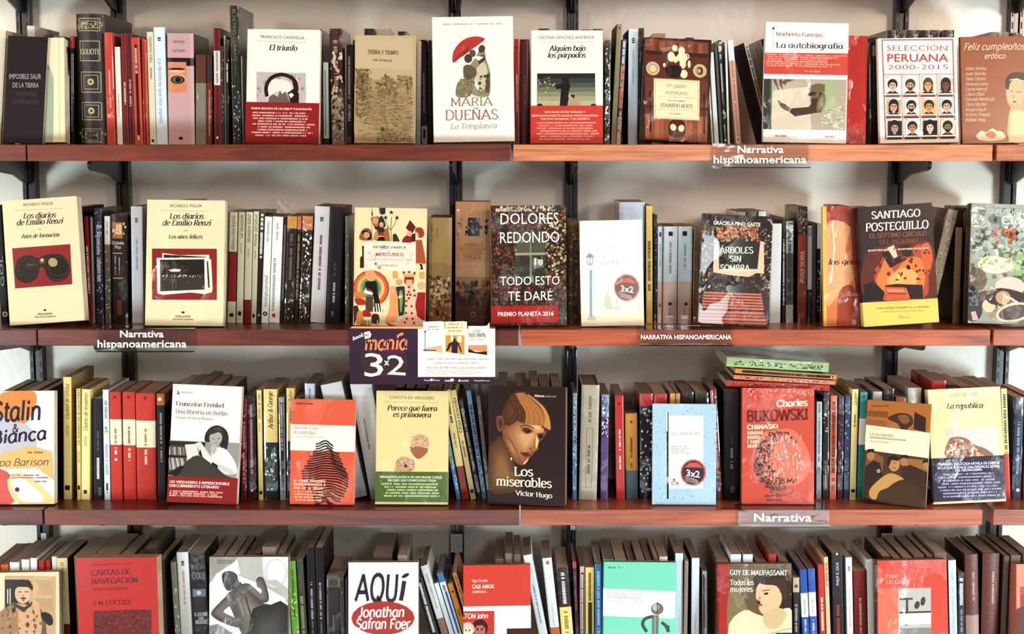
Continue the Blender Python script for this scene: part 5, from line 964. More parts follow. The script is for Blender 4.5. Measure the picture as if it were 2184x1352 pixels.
def a(A):
    A.fr(*Z(4, 3)); A.P('b06c34', '800,410 1310,440 1290,660 790,595'); A.P('8a5430', '800,490 970,500 960,545 798,530'); A.D('6c3c20', 835, 980, 462, 462, 1, 12); A.P('54382a', '960,550 1020,515 1100,510 1150,540 1155,590 1120,620 1100,640 1060,630 1040,590', 3); A.P('8a5c38', '1040,530 1110,525 1130,570 1080,590', 3); A.P('4a2e24', '1168,498 1255,545 1250,655 1160,630'); A.P('9a6034', '800,550 960,570 950,612 795,590')
    A.P('e2d0b4', '790,595 1290,660 1275,855 785,780'); A.T('Bandi', 822, 905, 632, 22, 'cbb08c', 't', .1); A.T('La acusación', 820, 1005, 672, 26, '7a5c48', 't', .1); A.D('a08468', 822, 1120, 694, 694, 1, 13, False, .1); A.D('b89c80', 822, 1000, 720, 720, 1, 9, False, .1)
    A.P('5c3c26', '785,780 1275,855 1245,1240 765,1165'); A.P('8a5a34', '800,810 860,800 930,840 920,960 820,980 790,900', 0); A.P('a06c3c', '1100,850 1270,870 1262,980 1100,960')
    for x, y, r in ((830, 820, 30), (1085, 870, 30), (1252, 905, 26)): A.E('b07c4c', x, y, r, r * 1.3); A.P('3c2820', f'{x-r*1.1},{y-r*.4} {x-r*.8},{y-r*1.5} {x+r*.8},{y-r*1.5} {x+r*1.1},{y-r*.4} {x},{y-r*.8}')
    A.P('40291e', '790,900 850,860 900,880 930,1000 830,1100 770,1140'); A.P('4a3022', '1060,930 1130,900 1260,960 1250,1180 1080,1050', 0)
    A.E('bd8850', 1010, 890, 44, 58); A.P('3a241c', '955,890 965,840 1010,820 1050,850 1040,870 990,860 970,910'); A.P('c29254', '830,1140 820,1080 900,1000 980,960 1060,990 1090,1030 1000,1060 900,1090 870,1150', 3); A.L('3c2820', 4, '1000,880 1020,884'); A.L('3c2820', 4, '1000,920 1020,922'); A.P('54361f', '900,1140 1000,1040 1100,1010 1180,1060 1220,1180 1180,1220 1000,1190', 3); A.P('382118', '770,1120 860,1160 1000,1200 1240,1235 1240,1245 765,1170')
    A.RING('e8d8c0', 890, 940, 10, 5, n=10)
face_book(3, 0, 'brown face-out book of painted soldiers turned towards the left', ((1850, 857), (1989, 866), (1974, 1088), (1838, 1067)), .022, .05, -20, 'a06030', '9a6034', 'g', a, pcol='eadcc2', tilt=4)
def a(A):
    A.fr(*Z(4, 3)); A.T('JOOST DE VRIES', 1425, 1632, 398, 25, '94804c', 's', -.03); A.L('a89860', 2, '1400,432 1650,425'); A.T('La república', 1400, 1672, 488, 38, '4c3220', 'i', -.02)
    A.P('c6bcb4', '1395,640 1780,620 1800,850 1410,860'); A.P('9a6a4c', '1412,860 1410,740 1450,700 1540,705 1620,760 1700,790 1745,850', 3); A.SP('c49a78 7a4c34 e0c8ac', 26, 1420, 710, 1700, 850, 6, 18, 1, lambda x, y: y > 700 + (x - 1420) * .42)
    A.P('383048', '1310,860 1830,845 1855,1170 1305,1185'); A.P('dccb94', '1305,1182 1855,1165 1856,1190 1303,1198')
    A.T('TEMERARIA Y ALOCADA NOVELA DE CAMPUS', 1335, 1800, 912, 20, 'd8d0dc', 'b', -.02); A.T('EN LA QUE SUBYACE UNA PERSPICAZ SÁTIRA', 1335, 1806, 938, 19, 'd8d0dc', 'b', -.02); A.T('DEL NEONAZISMO', 1470, 1672, 956, 18, 'd8d0dc', 'b', -.02); A.D('a8a0b8', 1330, 1820, 985, 1150, 8, 13, True, -.02)
face_book(3, 0, 'pale yellow face-out novel La república with navy band', ((1977, 838), (2130, 831), (2146, 1072), (1990, 1077)), .022, .03, 0, 'd6c888', 'd8c898', 'w', a, band=(978, 1072, '383048'))

# ---- bottom shelf (the feet of these books are below the picture)
def a(A):
    A.fr(*Z(1, 4)); A.R('c49a72', 38, 598, 462, 1300); A.R('2c1e22', 40, 630, 240, 900); A.R('d8c8b0', 60, 710, 68, 830); A.R('d8c8b0', 80, 705, 88, 860); A.R('c8a47a', 275, 598, 440, 900)
    for i in range(22): A.L('9c7450', 3, f'{280+(i%11)*15},{630+(i//11)*150} {330+(i%11)*10},{680+(i//11)*150} {300+(i%11)*14},{760+(i//11)*140}')
    A.P('7a5438', '0,1300 0,900 90,830 140,820 200,830 330,860 380,950 400,1300'); A.P('c89c74', '140,830 330,850 350,1000 330,1300 160,1300 130,950', 0); A.P('a07850', '0,900 90,840 150,900 160,1300 0,1300'); A.SP('8a6040 6a4430 b88c64', 34, 10, 860, 380, 1290, 5, 22, 1.4)
    A.E('d0a686', 190, 745, 66, 85); A.P('2a1c20', '105,700 115,650 180,625 250,640 275,690 270,720 230,690 150,690 120,715'); A.L('3c2824', 7, '150,735 180,730'); A.L('3c2824', 7, '205,730 235,732'); A.P('54342a', '165,785 195,775 225,785 195,798'); A.E('8a5040', 195, 805, 12, 5); A.P('2c1c1c', '340,910 380,900 430,930 440,1000 400,1010 350,950', 2); A.E('b88c64', 192, 765, 8, 16)
    A.P('54342a', '110,790 130,830 200,860 270,810 260,850 190,900 120,850')
face_book(4, 0, 'cream framed print of a moustached man in a cap at lower left', ((-50, 1229), (125, 1223), (128, 1452), (-48, 1452)), .028, .03, 0, 'c8ae8c', 'd9c2a0', 'g', a, pcol='a8927a')
def a(A):
    A.fr(*Z(1, 4)); c = '5c1820'; A.T('CARTAS DE', 762, 1090, 585, 44, c, 'r'); A.T('NAVEGACIÓN', 764, 1152, 655, 42, c, 'r'); A.T('Ensayos y recopilaciones', 764, 1068, 710, 26, '861c20', 't'); A.T('J. M. COETZEE', 772, 1096, 832, 36, c, 'r'); A.D('a02420', 770, 1100, 505, 505, 1, 14)
    A.R('70201e', 780, 880, 1262, 1440); A.SP('8c2a24 5a181a a03028', 90, 782, 882, 1260, 1070, 5, 16, .5); A.R('8a1c22', 600, 430, 632, 1460)
face_book(4, 0, 'bright red face-out book Cartas de navegación at lower left', ((160, 1191), (335, 1197), (343, 1453), (170, 1452)), .033, .030, -4, '5c1c20', 'bd2c26', 'g', a, pcol='c4ab8a', tilt=4)
def a(A):
    A.fr(*Z(1, 4)); A.R('d2cdc4', 1740, 440, 2400, 1480); A.P('b8b0a8', '1760,560 1900,600 2100,600 2184,580 2184,700 1800,760', 3); A.P('e6e2da', '1990,690 2300,560 2400,700 2400,900 2100,900', 0)
    A.fr(447, 1189, 1); A.E('bab4ae', 148, 25, 24, 24); A.E('c8c2bc', 148, 30, 16, 14); A.P('8a8078', '90,90 120,110 164,120 164,260 80,260', 0)
    A.R('d6d1ca', 0, 0, 166, 262); A.P('9c948c', '0,0 60,0 40,22 14,40 0,60', 2); A.P('b4aca4', '56,0 110,0 112,40 164,70 164,100 100,56 66,44', 0); A.E('c9c3bc', 138, 36, 26, 32); A.E('dedad4', 140, 34, 19, 26); A.P('b8b0a8', '112,52 140,66 166,84 166,70 140,50', 0)
    A.L('b0a8a0', 3, '60,40 110,62 166,96', 4); A.P('efece6', '64,44 110,62 160,90 160,110 90,108 70,70')
    A.G('5a4e48', '8c8078', '42,80 56,66 68,60 82,66 96,84 112,100 132,108 128,150 108,178 78,180 60,150 48,120 38,98', 84, 112, 9, 3, .2)
    A.G('5a4e48', '7c7068', '44,76 34,88 18,104 6,118 4,128 20,140 44,150 66,154 70,148 58,140 36,130 26,122 40,108 52,96', 34, 116, 5, 2, .6)
    A.G('5a4e48', '80746c', '70,60 84,60 100,74 112,82 116,70 108,62 100,58 98,50 104,44 112,46 116,54 124,80 124,96 112,100 96,88 80,76', 100, 78, 5, 2, .6)
    A.P('5c524c', '52,62 66,56 70,66 58,78 46,78'); A.P('6e625a', '54,44 60,50 62,60 54,68 48,60', 2)
    A.P('2c2424', '26,44 30,36 40,33 50,35 58,42 58,52 52,60 50,70 40,76 32,68 28,58', 3); A.L('4c423c', 3, '76,86 82,110 92,140', 4); A.L('988c82', 3, '60,92 66,110 72,130', 4)
    A.G('3c3634', '5c544e', '92,112 128,104 166,106 166,262 84,262 74,190 84,150', 124, 170, 6, 2, .4); A.P('8a827a', '0,150 40,160 70,190 84,262 0,262', 2)
    A.D('8a827c', 16, 55, 13, 18, 2, 4); A.P('a49c94', '0,170 60,190 120,260 0,260', 3)
face_book(4, 0, 'black and white face-out book of a figure seen from behind', ((447, 1193), (611, 1189), (614, 1452), (446, 1452)), .025, .03, 0, 'bdb6ae', 'd0cac0', 'w', a, pcol='8f7c6c')
def a(A):
    A.fr(*Z(2, 4)); A.T('AQU', 842, 1200, 800, 222, '3c2826', 'h'); A.L('3c2826', 34, '1252,635 1240,720 1225,800', 3); A.E('3c2826', 1262, 590, 34, 15, -28); A.E('b23228', 1078, 945, 262, 142); A.T('Jonathan', 870, 1255, 935, 82, 'efe4d6', 'h'); A.T('Safran Foer', 852, 1302, 1035, 84, 'efe4d6', 'h', .0); A.D('5a3a36', 900, 1260, 1180, 1260, 3, 34, True)
face_book(4, 0, 'white brush lettered book AQUÍ with red oval at the bottom', ((742, 1202), (890, 1203), (892, 1453), (742, 1453)), .022, .03, 0, 'e2dad0', 'e9e3da', 'g', a, pcol='9a8472')
def a(A):
    A.fr(*Z(2, 4)); A.T('Ugo Cornia', 1820, 1950, 640, 24, 'f0cfc0', 'b'); A.T('CASI AMOR', 1820, 2006, 695, 34, 'f3dccf', 'b'); A.T('PERIFERICA', 1822, 1940, 732, 18, 'f0cfc0', 'b')
    A.R('e6d9cc', 1740, 845, 2400, 1465); A.R('c93c30', 1740, 885, 2006, 1465); A.T('ELTON john', 1700, 1955, 945, 40, 'f0d8c8', 'h'); A.head(1885, 1045, 110, 150, '4c201c', 'b8705c'); A.head(1785, 1050, 90, 120, 'd8b8a0', 'e8d0c0'); A.R('5c1c22', 2110, 1035, 2400, 1465)
face_book(4, 0, 'red and white face-out book Casi amor at the bottom', ((987, 1208), (1131, 1209), (1134, 1453), (990, 1453)), .02, .03, 0, 'b83a2c', 'd14634', 'p', a, pcol='9a8472')
def a(A):
    A.fr(*Z(3, 4)); A.D('4c7c6c', 845, 1008, 528, 528, 1, 14); A.P('e6e6dc', '805,695 1398,725 1394,950 805,925'); A.T('Robertson Davies', 838, 1130, 745, 28, 'b0b4a8', 'b', .03); A.T('Un hombre astuto', 836, 1120, 780, 30, '8c9088', 't', .03); A.D('b0b4a8', 838, 1180, 804, 804, 1, 12, False, .03)
    A.E('7c6e66', 1248, 868, 52, 50); A.E('b8ada4', 1235, 855, 26, 30); A.L('5a504a', 8, '1248,822 1250,910'); A.P('4c443e', '1238,826 1262,826 1250,812'); A.P('74786c', '1208,920 1262,920 1256,1300 1204,1300'); A.L('9aa094', 10, '1232,930 1228,1300')
    A.L('4c5048', 26, '1165,1060 1130,1000 1150,950 1215,930', 5); A.L('4c5048', 26, '1345,1060 1320,1010 1285,980', 5); A.L('4c5048', 16, '1285,980 1310,1000 1345,1020 1330,1060', 4)
face_book(4, 0, 'mint green face-out book Un hombre astuto with a sword hilt', ((1287, 1201), (1439, 1204), (1441, 1452), (1285, 1452)), .022, .03, 0, '62b89c', '7cc8ac', 'g', a, pcol='9c8674')
def a(A):
    A.fr(1529, 1205, 1); A.R('b03028', 0, 0, 26, 260); A.R('8a221e', 0, 0, 5, 260)
    A.R('6f5a3e', 26, 0, 162, 260); A.P('8a7450', '26,60 60,80 70,150 26,160', 3); A.P('3e2a20', '80,30 110,14 150,20 162,60 162,110 120,120 90,90 80,60', 4); A.P('d6b088', '86,52 100,40 130,50 140,76 130,100 104,112 90,98 94,84 84,76', 3); A.P('4c3426', '88,34 120,26 148,40 150,80 140,70 128,50 98,46', 3); A.E('3a241c', 106, 66, 5, 2.5, -8); A.L('5a3a2c', 1.8, '98,60 114,58'); A.E('a05c48', 94, 90, 5, 2.5); A.E('c09470', 92, 76, 3, 5)
    A.P('dcc4a0', '26,130 60,100 86,110 120,116 140,100 162,104 162,170 100,160 50,190 26,200', 3); A.P('c8ac84', '100,110 130,96 150,110 130,140 104,136', 3); A.P('3c3430', '40,190 90,166 162,150 162,260 30,260', 2); A.L('b8a888', 3, '26,185 90,158 162,140', 3)
    A.T('GUY DE MAUPASSANT', 28, 152, 24, 10.5, 'efe4d2', 'r', .03); A.T('Todas las', 28, 80, 46, 11, 'e0d4bc', 'r', .02); A.T('mujeres', 28, 77, 60, 11, 'e0d4bc', 'r', .02)
face_book(4, 0, 'face-out book Todas las mujeres with red spine and painted girl', ((1529, 1205), (1690, 1208), (1690, 1452), (1531, 1452)), .028, .03, 0, 'a22a24', '6f5a3e', 'w', a, pcol='8a6a54')
def a(A):
    A.fr(*Z(4, 4)); A.R('5a2420', 940, 455, 965, 1460); A.R('d4694e', 970, 690, 1150, 1460); A.P('d86e56', '970,700 1150,700 1150,1460 980,1460'); A.T('ERRI', 1035, 1140, 608, 28, 'e6a692', 'r'); A.T('DE LUCA', 1035, 1240, 655, 30, 'e6a692', 'r')
    A.R('b4aca4', 1142, 698, 1418, 1300); A.R('8a827c', 1150, 1030, 1418, 1300); A.R('5a4a46', 1150, 778, 1265, 794); A.R('5a4a46', 1205, 790, 1225, 900); A.R('4a3c3a', 1150, 892, 1416, 906); A.R('5a4a46', 1195, 900, 1218, 1010); A.E('54403c', 1300, 840, 22, 34, 20); A.E('54403c', 1350, 810, 20, 38, 10); A.R('d8d2ca', 1150, 910, 1416, 1000); A.R('b4aca4', 1155, 700, 1410, 770)
face_book(4, 0, 'coral wrapped face-out book with a grey bench photo, lower right', ((1866, 1197), (2023, 1200), (2025, 1452), (1872, 1452)), .022, .03, 0, '4a1e1c', 'cb4c3a', 'w', a, pcol='8a6a54')
def a(A):
    A.fr(*Z(4, 4)); A.R('bc3c2c', 2150, 690, 2500, 1460); A.P('6a2420', '2120,880 2184,850 2200,1200 2110,1150'); A.P('8a4030', '2150,760 2300,760 2300,900 2160,850')
face_book(4, 0, 'salmon face-out book cut off at the lower right corner', ((2166, 1209), (2330, 1211), (2330, 1452), (2166, 1452)), .04, .03, 0, 'c8745c', 'd08468', 'g', a, pcol='94806c')
# ------------------------------------------------------------------ spines: x0,x1 at the foot, top y, top left x | colours | flags | look | print
ORD = 'first second third fourth fifth sixth seventh eighth ninth tenth eleventh twelfth thirteenth fourteenth'.split()
ROWS = {}
ROWS[1] = '''
@=
-24,1,64,-12|e6d6bc||cream spine cut off at the left edge, top shelf|
@the cream book with green patch
141,148,100,137|2e2024|w|thin black wrapped spine|x~x~8a7a70~3~120~250~u
150,157.5,76,149|b83a30@102;2a1c22|w|black spine with red top|x~x~b8a498~2.4~115~280~u
166,227,29,159|2c1f20|H c r9 d21 C241a1c|=thick black leather volume with gilded panels, left on the top shelf|O~a89878~.1~38~.86~66~2^O~a89878~.18~44~.78~60~1.5^G~b8a884 7c6c54~26~46~60~3^O~a89878~.12~86~.84~130~2^QUIJOTE~r~c8b890~10~104~115~h~.5~42^x~x~a89878~2~90~128~u~.25^O~a89878~.14~152~.86~197~2^O~a89878~.24~159~.76~190~1.5^E~c0ac74~.5~174~7^E~4a3a2c~.5~174~3^O~a89878~.14~217~.86~256~2^O~a89878~.24~223~.76~250~1.5^E~c0ac74~.5~236~7^E~4a3a2c~.5~236~3^O~a89878~.12~274~.84~304~2^O~a89878~.24~279~.72~300~1.5^G~a89878~14~282~298~3
@the gilded leather volume
229,247,69,221.5|cc4a38|w|orange-red spine|x~x~e0a090~4~150~230~u
250,262,100,243.5|e2d4c2|p|slim short cream spine|x~x~a89c90~3~200~250~u
264,275,71,257.5|8c2226|g|crimson spine|x~x~dcc0b0~4~175~222~u
276,287,71,269|701c22|g|dark red spine|x~x~c8a498~4~170~226~u
288,305,80,280|cf4c36|g|orange-red spine with a black stripe|R~2a1a1c~.36~95~.68~292^x~x~c8b8a8~5~98~156~u^x~x~e8dccc~5~290~298~u
306,312,82,302|b8402c|w|very thin red spine|
313,318,84,307|cc5a44|w|very thin pale red spine|
319.5,333.5,68,312.5|d8cbb0|p|slim cream spine Paris-Austerlitz|París-Austerlitz~j~4a3c34~6~78~134~u^x~x~8a7c6c~4~145~170~u^R~2e2220~.3~297~.7~303
334,357.5,58,327|d3d8da|p|pale blue-white spine|x~x~5c5c60~8~82~90~u^La distancia que nos separa~t~8a8c90~7~125~262~d
359,415.5,71,355.5|c9a09c@123;2c1e26@140;c9a09c|g P c2ad92 C2a1d24|thick pink spine with a large drawn eye|R~d98a60~.0~132~.72~195^E~d98a60~.35~190~18~8^E~e0a078~.38~168~19~12^E~3c3028~.38~170~16~9^E~7a6c58~.38~170~11~7^E~1e1614~.4~170~6~6^E~3a201c~.34~147~19~2.6^E~e8b088~.36~152~18~3.2^E~d98a60~.5~188~8~6^Santiago~t~8a6a68~7~85~91~h~.45~26^La Fuente~t~8a6a68~7~104~111~h~.45~26^R~2e2224~.4~292~.55~298
@the pink eye spine
417,440.5,117,417|6e3e2c@177;8c8070||brown-topped taupe spine|x~x~c8bca8~3~200~212~u~.2
441.5,452,118,442|4a3230@177;8a2c24|w|dark spine with a red lower half|x~x~c89c84~3~190~290~u
457.5,471.5,60,455|7e1a26@108;d8ccc0@181;7e1a26|g C3a1a22|crimson spine with a white label|x~x~8a7c74~5~112~176~u^R~efe4d8~.3~291~.6~296
472,478,98,470|4a3a30|w|very thin dark mottled spine|G~b8a890 8a4c30~14~105~300~1.6
479,482.5,76,477|b8a890||hair-thin beige spine|
483,489,84,481|3a2a28|w|thin black spine with white capitals|x~x~d8d0c4~3.5~135~176~u
497,516,12,489|3c3a30|w d16.4 C4a4438|=tall dark green spine rising above all others on the top shelf|EL ÚLTIMO COMBATE~s~8a8870~7~20~130~d^x~x~6a6858~3~134~160~d^G~d8d4c4~26~175~300~2
@the tall dark green spine
516.5,520.5,120,512.5|b8b0a0|w|thin grey-white spine|
@the hat photo novel
685,689,62,681|5c2022|w C2e1c20|dark red wrapped spine|
690,701,133,688.5|c8c8b8@295;3a2c2c||short pale spine|R~8a9a9c~.3~150~.6~290
708,735,61,702|5c2e24@208;cbb98e@255;c9a08c|w C33201e|thick brown spine with a pale mottled foot|x~x~b89c8c~9~84~190~u~.45^G~efe0b0 6c3428 e8dcc8~40~110~300~4
736,753.5,95,736|3a2422|g|dark brown spine with a boxed number|x~x~a08c84~5~120~210~u^Pablo Ort~r~b8a498~6~222~258~u^O~b0a09c~.3~293~.65~303~.8
754,758,85,752.5|6c3024||thin brown-red spine|
@the tan woodland book
887,897,88,889|c8bcae|w|white wrapped sliver spine|
899,912,85,896|3a1e26@268;a89c98||plum spine with a grey foot label|x~x~8a6c70~5~155~240~u^R~2c2224~.3~276~.7~294
913,921,86,912|351c24|g|dark plum spine|
@the red umbrella novel
1097.5,1109,83,1096.5|b42e26|g|bright red spine|x~x~e0a890~4~160~238~u^E~6a1a1a~.4~101~3
1109.5,1130,84,1108.5|7c1f1e|g|dark red spine|x~x~a8584c~5~160~225~u
@the novel Alguien bajo los párpados
1288,1300.5,85,1291|6c645c|w|black and white glittering spine|x~x~2e2422~8~90~240~u^G~efe6dc 2a2020~30~90~300~3
1302.5,1313.5,51,1316|9a8c68|p C4a3c30|tall olive spine leaning right|E~4a3c30~.5~60~2
@the leaning olive spine
1314,1323.5,84,1327|5c5c74@140;c08060@200;cc6a50@230;3a3440@250;c8b090|g|slim patterned multicoloured spine|x~x~d8d4d0~5~90~135~u^G~b8b0a8 c86a4c 4a5a7a~12~145~300~3
1339,1360,62,1340.5|cdd6dc|p C2e2632|wide pale blue-white spine|x~x~5c5c60~7~82~92~u^x~x~b0b4b8~4~105~180~d
1362,1374,60,1362|48211e|w|brown-maroon wrapped spine|
@the crockery picture book
1518,1522.5,120,1506|c8c0ac|w|thin pale sliver leaning left|
1524,1534,112,1512.5|dfe2de||thin white spine leaning left|
1535.5,1543,92,1522.5|33211f|g C2e2020|thin dark brown spine leaning left|
1544,1551.5,86,1531|2e2220|w|black spine flecked with white, leaning left|E~8a2c24~.5~176~3^E~8a2c24~.5~240~3^G~d8d0c4~14~90~110~3^E~d8ccb8~.5~299~2.5
1552,1557,88,1545.5|d8dcd0|w|jagged thin white spine leaning left|
1569,1582,86,1551|d3dade@130;d9a88c|g|white and salmon spine leaning left|x~x~b86a50~6~130~290~u^R~2e2020~.35~296~.65~300
1641,1650,91,1586|c9c2b4@170;b88a5c|p C241618|text-covered thin spine leaning steeply left|x~x~2a2020~6~100~250~d
1664,1674,84,1622|2a1c20|w|black spine leaning steeply left behind a cover|
@the plain red wrapped cover
1854,1860.5,90,1853|33211f|w|thin black wrapped spine|x~x~8a7468~3~130~280~u
1861,1873,80,1861|5a3426@97;c08a5c@119;5a3426||brown spine with an orange patch|
'''
ROWS[2] = '''
@=
2,18,438,-14|261b20|p|black spine at the far left of the second shelf|GOL~s~a89c94~8~545~610~u^E~d8ccc0~.6~670~6^E~261b20~.6~670~3
@the binoculars book
189.5,197.5,462,178.5|8a2026|g|slim crimson spine|x~x~e0c0b0~4~525~625~u
198,203,463,192|a09888|p|thin grey spine|
206,221.5,445,200.5|463a48|w|dark violet speckled spine|x~x~c8c0cc~8~480~600~u^G~b0a4b4 2c2230~30~450~670~2.6
224,236,461,222|d3d3c8@521;76705c|w|grey-green spine with a white top|x~x~8a847c~3~470~500~u^G~d8d4c4~16~530~670~2
238.5,273,457,236|33211f|w|black spine with small painting and white text|R~b8703c~.08~474~.72~508^R~d8b080~.3~478~.66~500^G~7a3c28 e8cca0~10~476~506~3^Octavio~r~d8ccc0~7~514~521~h~.42~26^Paz~r~d8ccc0~7~523~530~h~.42~14^R~c8bcb0~.1~539~.7~540.5^x~x~b8aca0~3~545~586~u~.25^x~x~b8aca0~3~548~584~u~.5^R~c8bcb0~.1~592~.7~594^R~9c5030~.35~640~.62~672
281.5,306,440,278.5|c9c4c4|g|wide pale lavender spine|x~x~5c5450~7~466~474~u^x~x~9a9498~5~500~575~d
@the night photos book
478,483.5,452,483|8a8070|w|thin shadowed sliver spine|
484.5,502,452,489.5|d2c6a6@536;962824@643;d2c6a6|p|cream spine Blanco nocturno with red block|Blanco nocturno~j~3a2a20~7~460~534~u^R~33241c~.25~668~.75~676
503.5,518,452,508.5|d4c8a8|p|slim cream spine La invasión|La invasión~j~3a2a20~7~458~508~u^PIGLIA~t~6a5a44~4~518~540~u^R~33241c~.25~664~.75~673
519,534,452,524.5|d4c9ab@639;902824|p|cream spine Nombre falso with red foot|Nombre falso~j~3a2a20~7~458~518~u^PIGLIA~t~6a5a44~4~530~548~u
535,546,451,541|d0c6a8|p|slim cream spine Prisión perpetua|Prisión perpetua~j~3a2a20~6~458~526~u^PIGLIA~t~6a5a44~3.5~534~552~u^R~33241c~.25~670~.75~677
@the Prisión perpetua spine
547,556.5,452,555|38281f|w|thin black spine with slanted white title|x~x~efe6d8~6~458~550~u^E~d8ccc0~.5~672~2.5
557,572.5,462,565|dcd8d0|p|white spine Antología personal|x~x~a8a09c~5~470~515~d^Antología personal~j~5a4c48~7~588~656~u^E~2a1c1c~.5~669~5^E~dcd8d0~.5~669~2
573.5,596,462,581.5|dedad2|p|white spine with a small red square|x~x~a8a09c~5~476~514~u^x~x~9a928c~6~550~664~u~.35^R~b03c30~.28~669~.58~677
597,604.5,464,605|2c2022|p|thin black spine|x~x~8a7c78~3~480~640~u
605.5,626,461,613|c08a34@487;33241f|w|black spine with amber top band|x~x~7c6a5c~6~500~600~u^G~b8a898~12~640~680~2.4
626.5,636.5,461,634|c46c34@489;3a2820|w|thin black spine with orange top band|x~x~9a7c60~5~500~640~u
637,659,461,645.5|d07a44@490;33241f|w|black crackled spine with orange top band|G~e8dccc 8a7c70~50~462~680~2.6
661,693.5,440,671.5|d0cac8|g|wide pale grey spine leaning right|x~x~3a2c2c~8~462~472~u^x~x~7c3a38~6~502~618~d
@the wide pale grey spine
695,725,441,704|33222a|p C3c2a2c|wide plum-black spine leaning right|x~x~c8bcc0~5~596~645~u^x~x~6a5a60~4~560~590~u^R~8a7c80~.35~664~.55~674
736,744.5,461,736|6c665c|w|thin grey wrapped spine|G~a8a090~16~470~680~2
@the medieval kings book
914,963,464,915|b4925c@560;a88450@640;9c6c40|w|thick golden landscape spine|x~x~8a6c44~4~480~516~u~.12^x~x~8a6c44~4~485~505~u~.35^G~6c4c30 5c3c28 d8bc8c~26~590~635~4^G~c89c68 7a5434~20~640~680~5^R~3c2820~.32~660~.44~672
970.5,1044.5,430,971|bc8a60@560;c2946c@590;a87850@625;6c4834|w H C3a2620|very thick tan spine with battlefield drawing|R~3a2a28~.36~464~.7~503^G~8a7c74 1e1618~12~468~500~4^SANTIAGO~r~a06440~6~518~525~h~.5~42^POSTEGUILLO~r~a06440~6~527~534~h~.5~54^LA LEGIÓN~r~a06440~6~536~543~h~.5~42^PERDIDA~r~a06440~6~545~552~h~.5~38^G~6c4830 8a6040 4a3024~30~600~655~6^E~c0a080~.52~671~5.5^E~6c4834~.52~671~4
@the ivy window novel
1213,1233.5,472,1214|7c6238|w C3c2c24|brown-gold wrapped spine|x~x~4a3420~7~520~640~u^G~c8a468 4a3420~22~480~680~3^R~2a1c18~.4~650~.7~668
@the street lamp book
1378,1392,439,1377.5|d9b766|p C3a2c28|pale yellow spine standing taller|x~x~6a4c24~7~515~620~u^R~5c4420~.05~459~.95~460.5
@the pale yellow spine
1394,1400.5,458,1395.5|2e2a24|w|thin black glittery spine|G~8a8474~14~465~680~2
1401.5,1412.5,483,1403|cfd6da@600;d8bcae|w|slim pale blue-white spine|R~4c5458~.3~495~.7~505^x~x~8a9498~3~520~570~u^R~8a5040~.35~648~.65~654
1413.5,1443.5,483,1415.5|cdd8de@600;dcc0b2|w|wide pale blue-white spine|R~2a2224~.35~494~.65~503^x~x~7c868c~5~515~585~u^E~5a2c28~.5~648~4^x~x~a87868~4~656~672~u
1444.5,1475,483,1446.5|d3dade@600;dcb8a6|w|wide white wrapped spine with small square|R~2a2224~.3~493~.62~503^x~x~8a949a~5~520~575~u^E~5a2c28~.6~648~4^x~x~b88070~4~654~672~u
1476.5,1486.5,485,1479.5|94704c|w C4a342a|slim tan wrapped spine|x~x~6a4c34~4~510~650~u
@the park bench book
1641,1664.5,477,1644|d4d4cc|p|wide blank off-white spine|
1668.5,1674,464,1669|2a2024|w|thin black spine|x~x~b8b0a8~4~510~650~u
1675.5,1692,472,1676|a0a09c@540;5a5450@650;a4a4a0|w|grey-white wrapped spine|x~x~2e2c2a~8~515~640~u^G~e8e8e4 6c6c68~26~475~510~3
1700,1720,441,1702.5|4c2c28@500;a0452c|w C33231f|red-brown wrapped spine with white name|JAVIER SIERRA~r~dcc8b4~8~535~605~u^G~a89484~18~445~500~2.6^E~c89c70~.45~672~5^E~8a4c34~.45~672~3
@the red-brown wrapped spine
1721.5,1731.5,481,1722|c4c4c2@617;3a3434|w|pale spine with a black foot|O~33282a~.15~487~.85~502~1.2
1732,1741,478,1732|5c4634|p|slim brown spine|
1742,1749,477,1744|d0d0cc@530;2c2224|w|thin black and white spine|G~d8d4cc~12~540~680~2
@the burning books cover
1966,1988,447,2023|b8ac94|w d13 C8a7460|off-white book leaning steeply right|G~d8d0c0 9a8c74~20~460~600~3
2031,2046,485,2038|b0885c|g C5c3c28|tan spine behind the leaning book|
2052,2060,443,2059|33241f|w|thin black spine|
'''
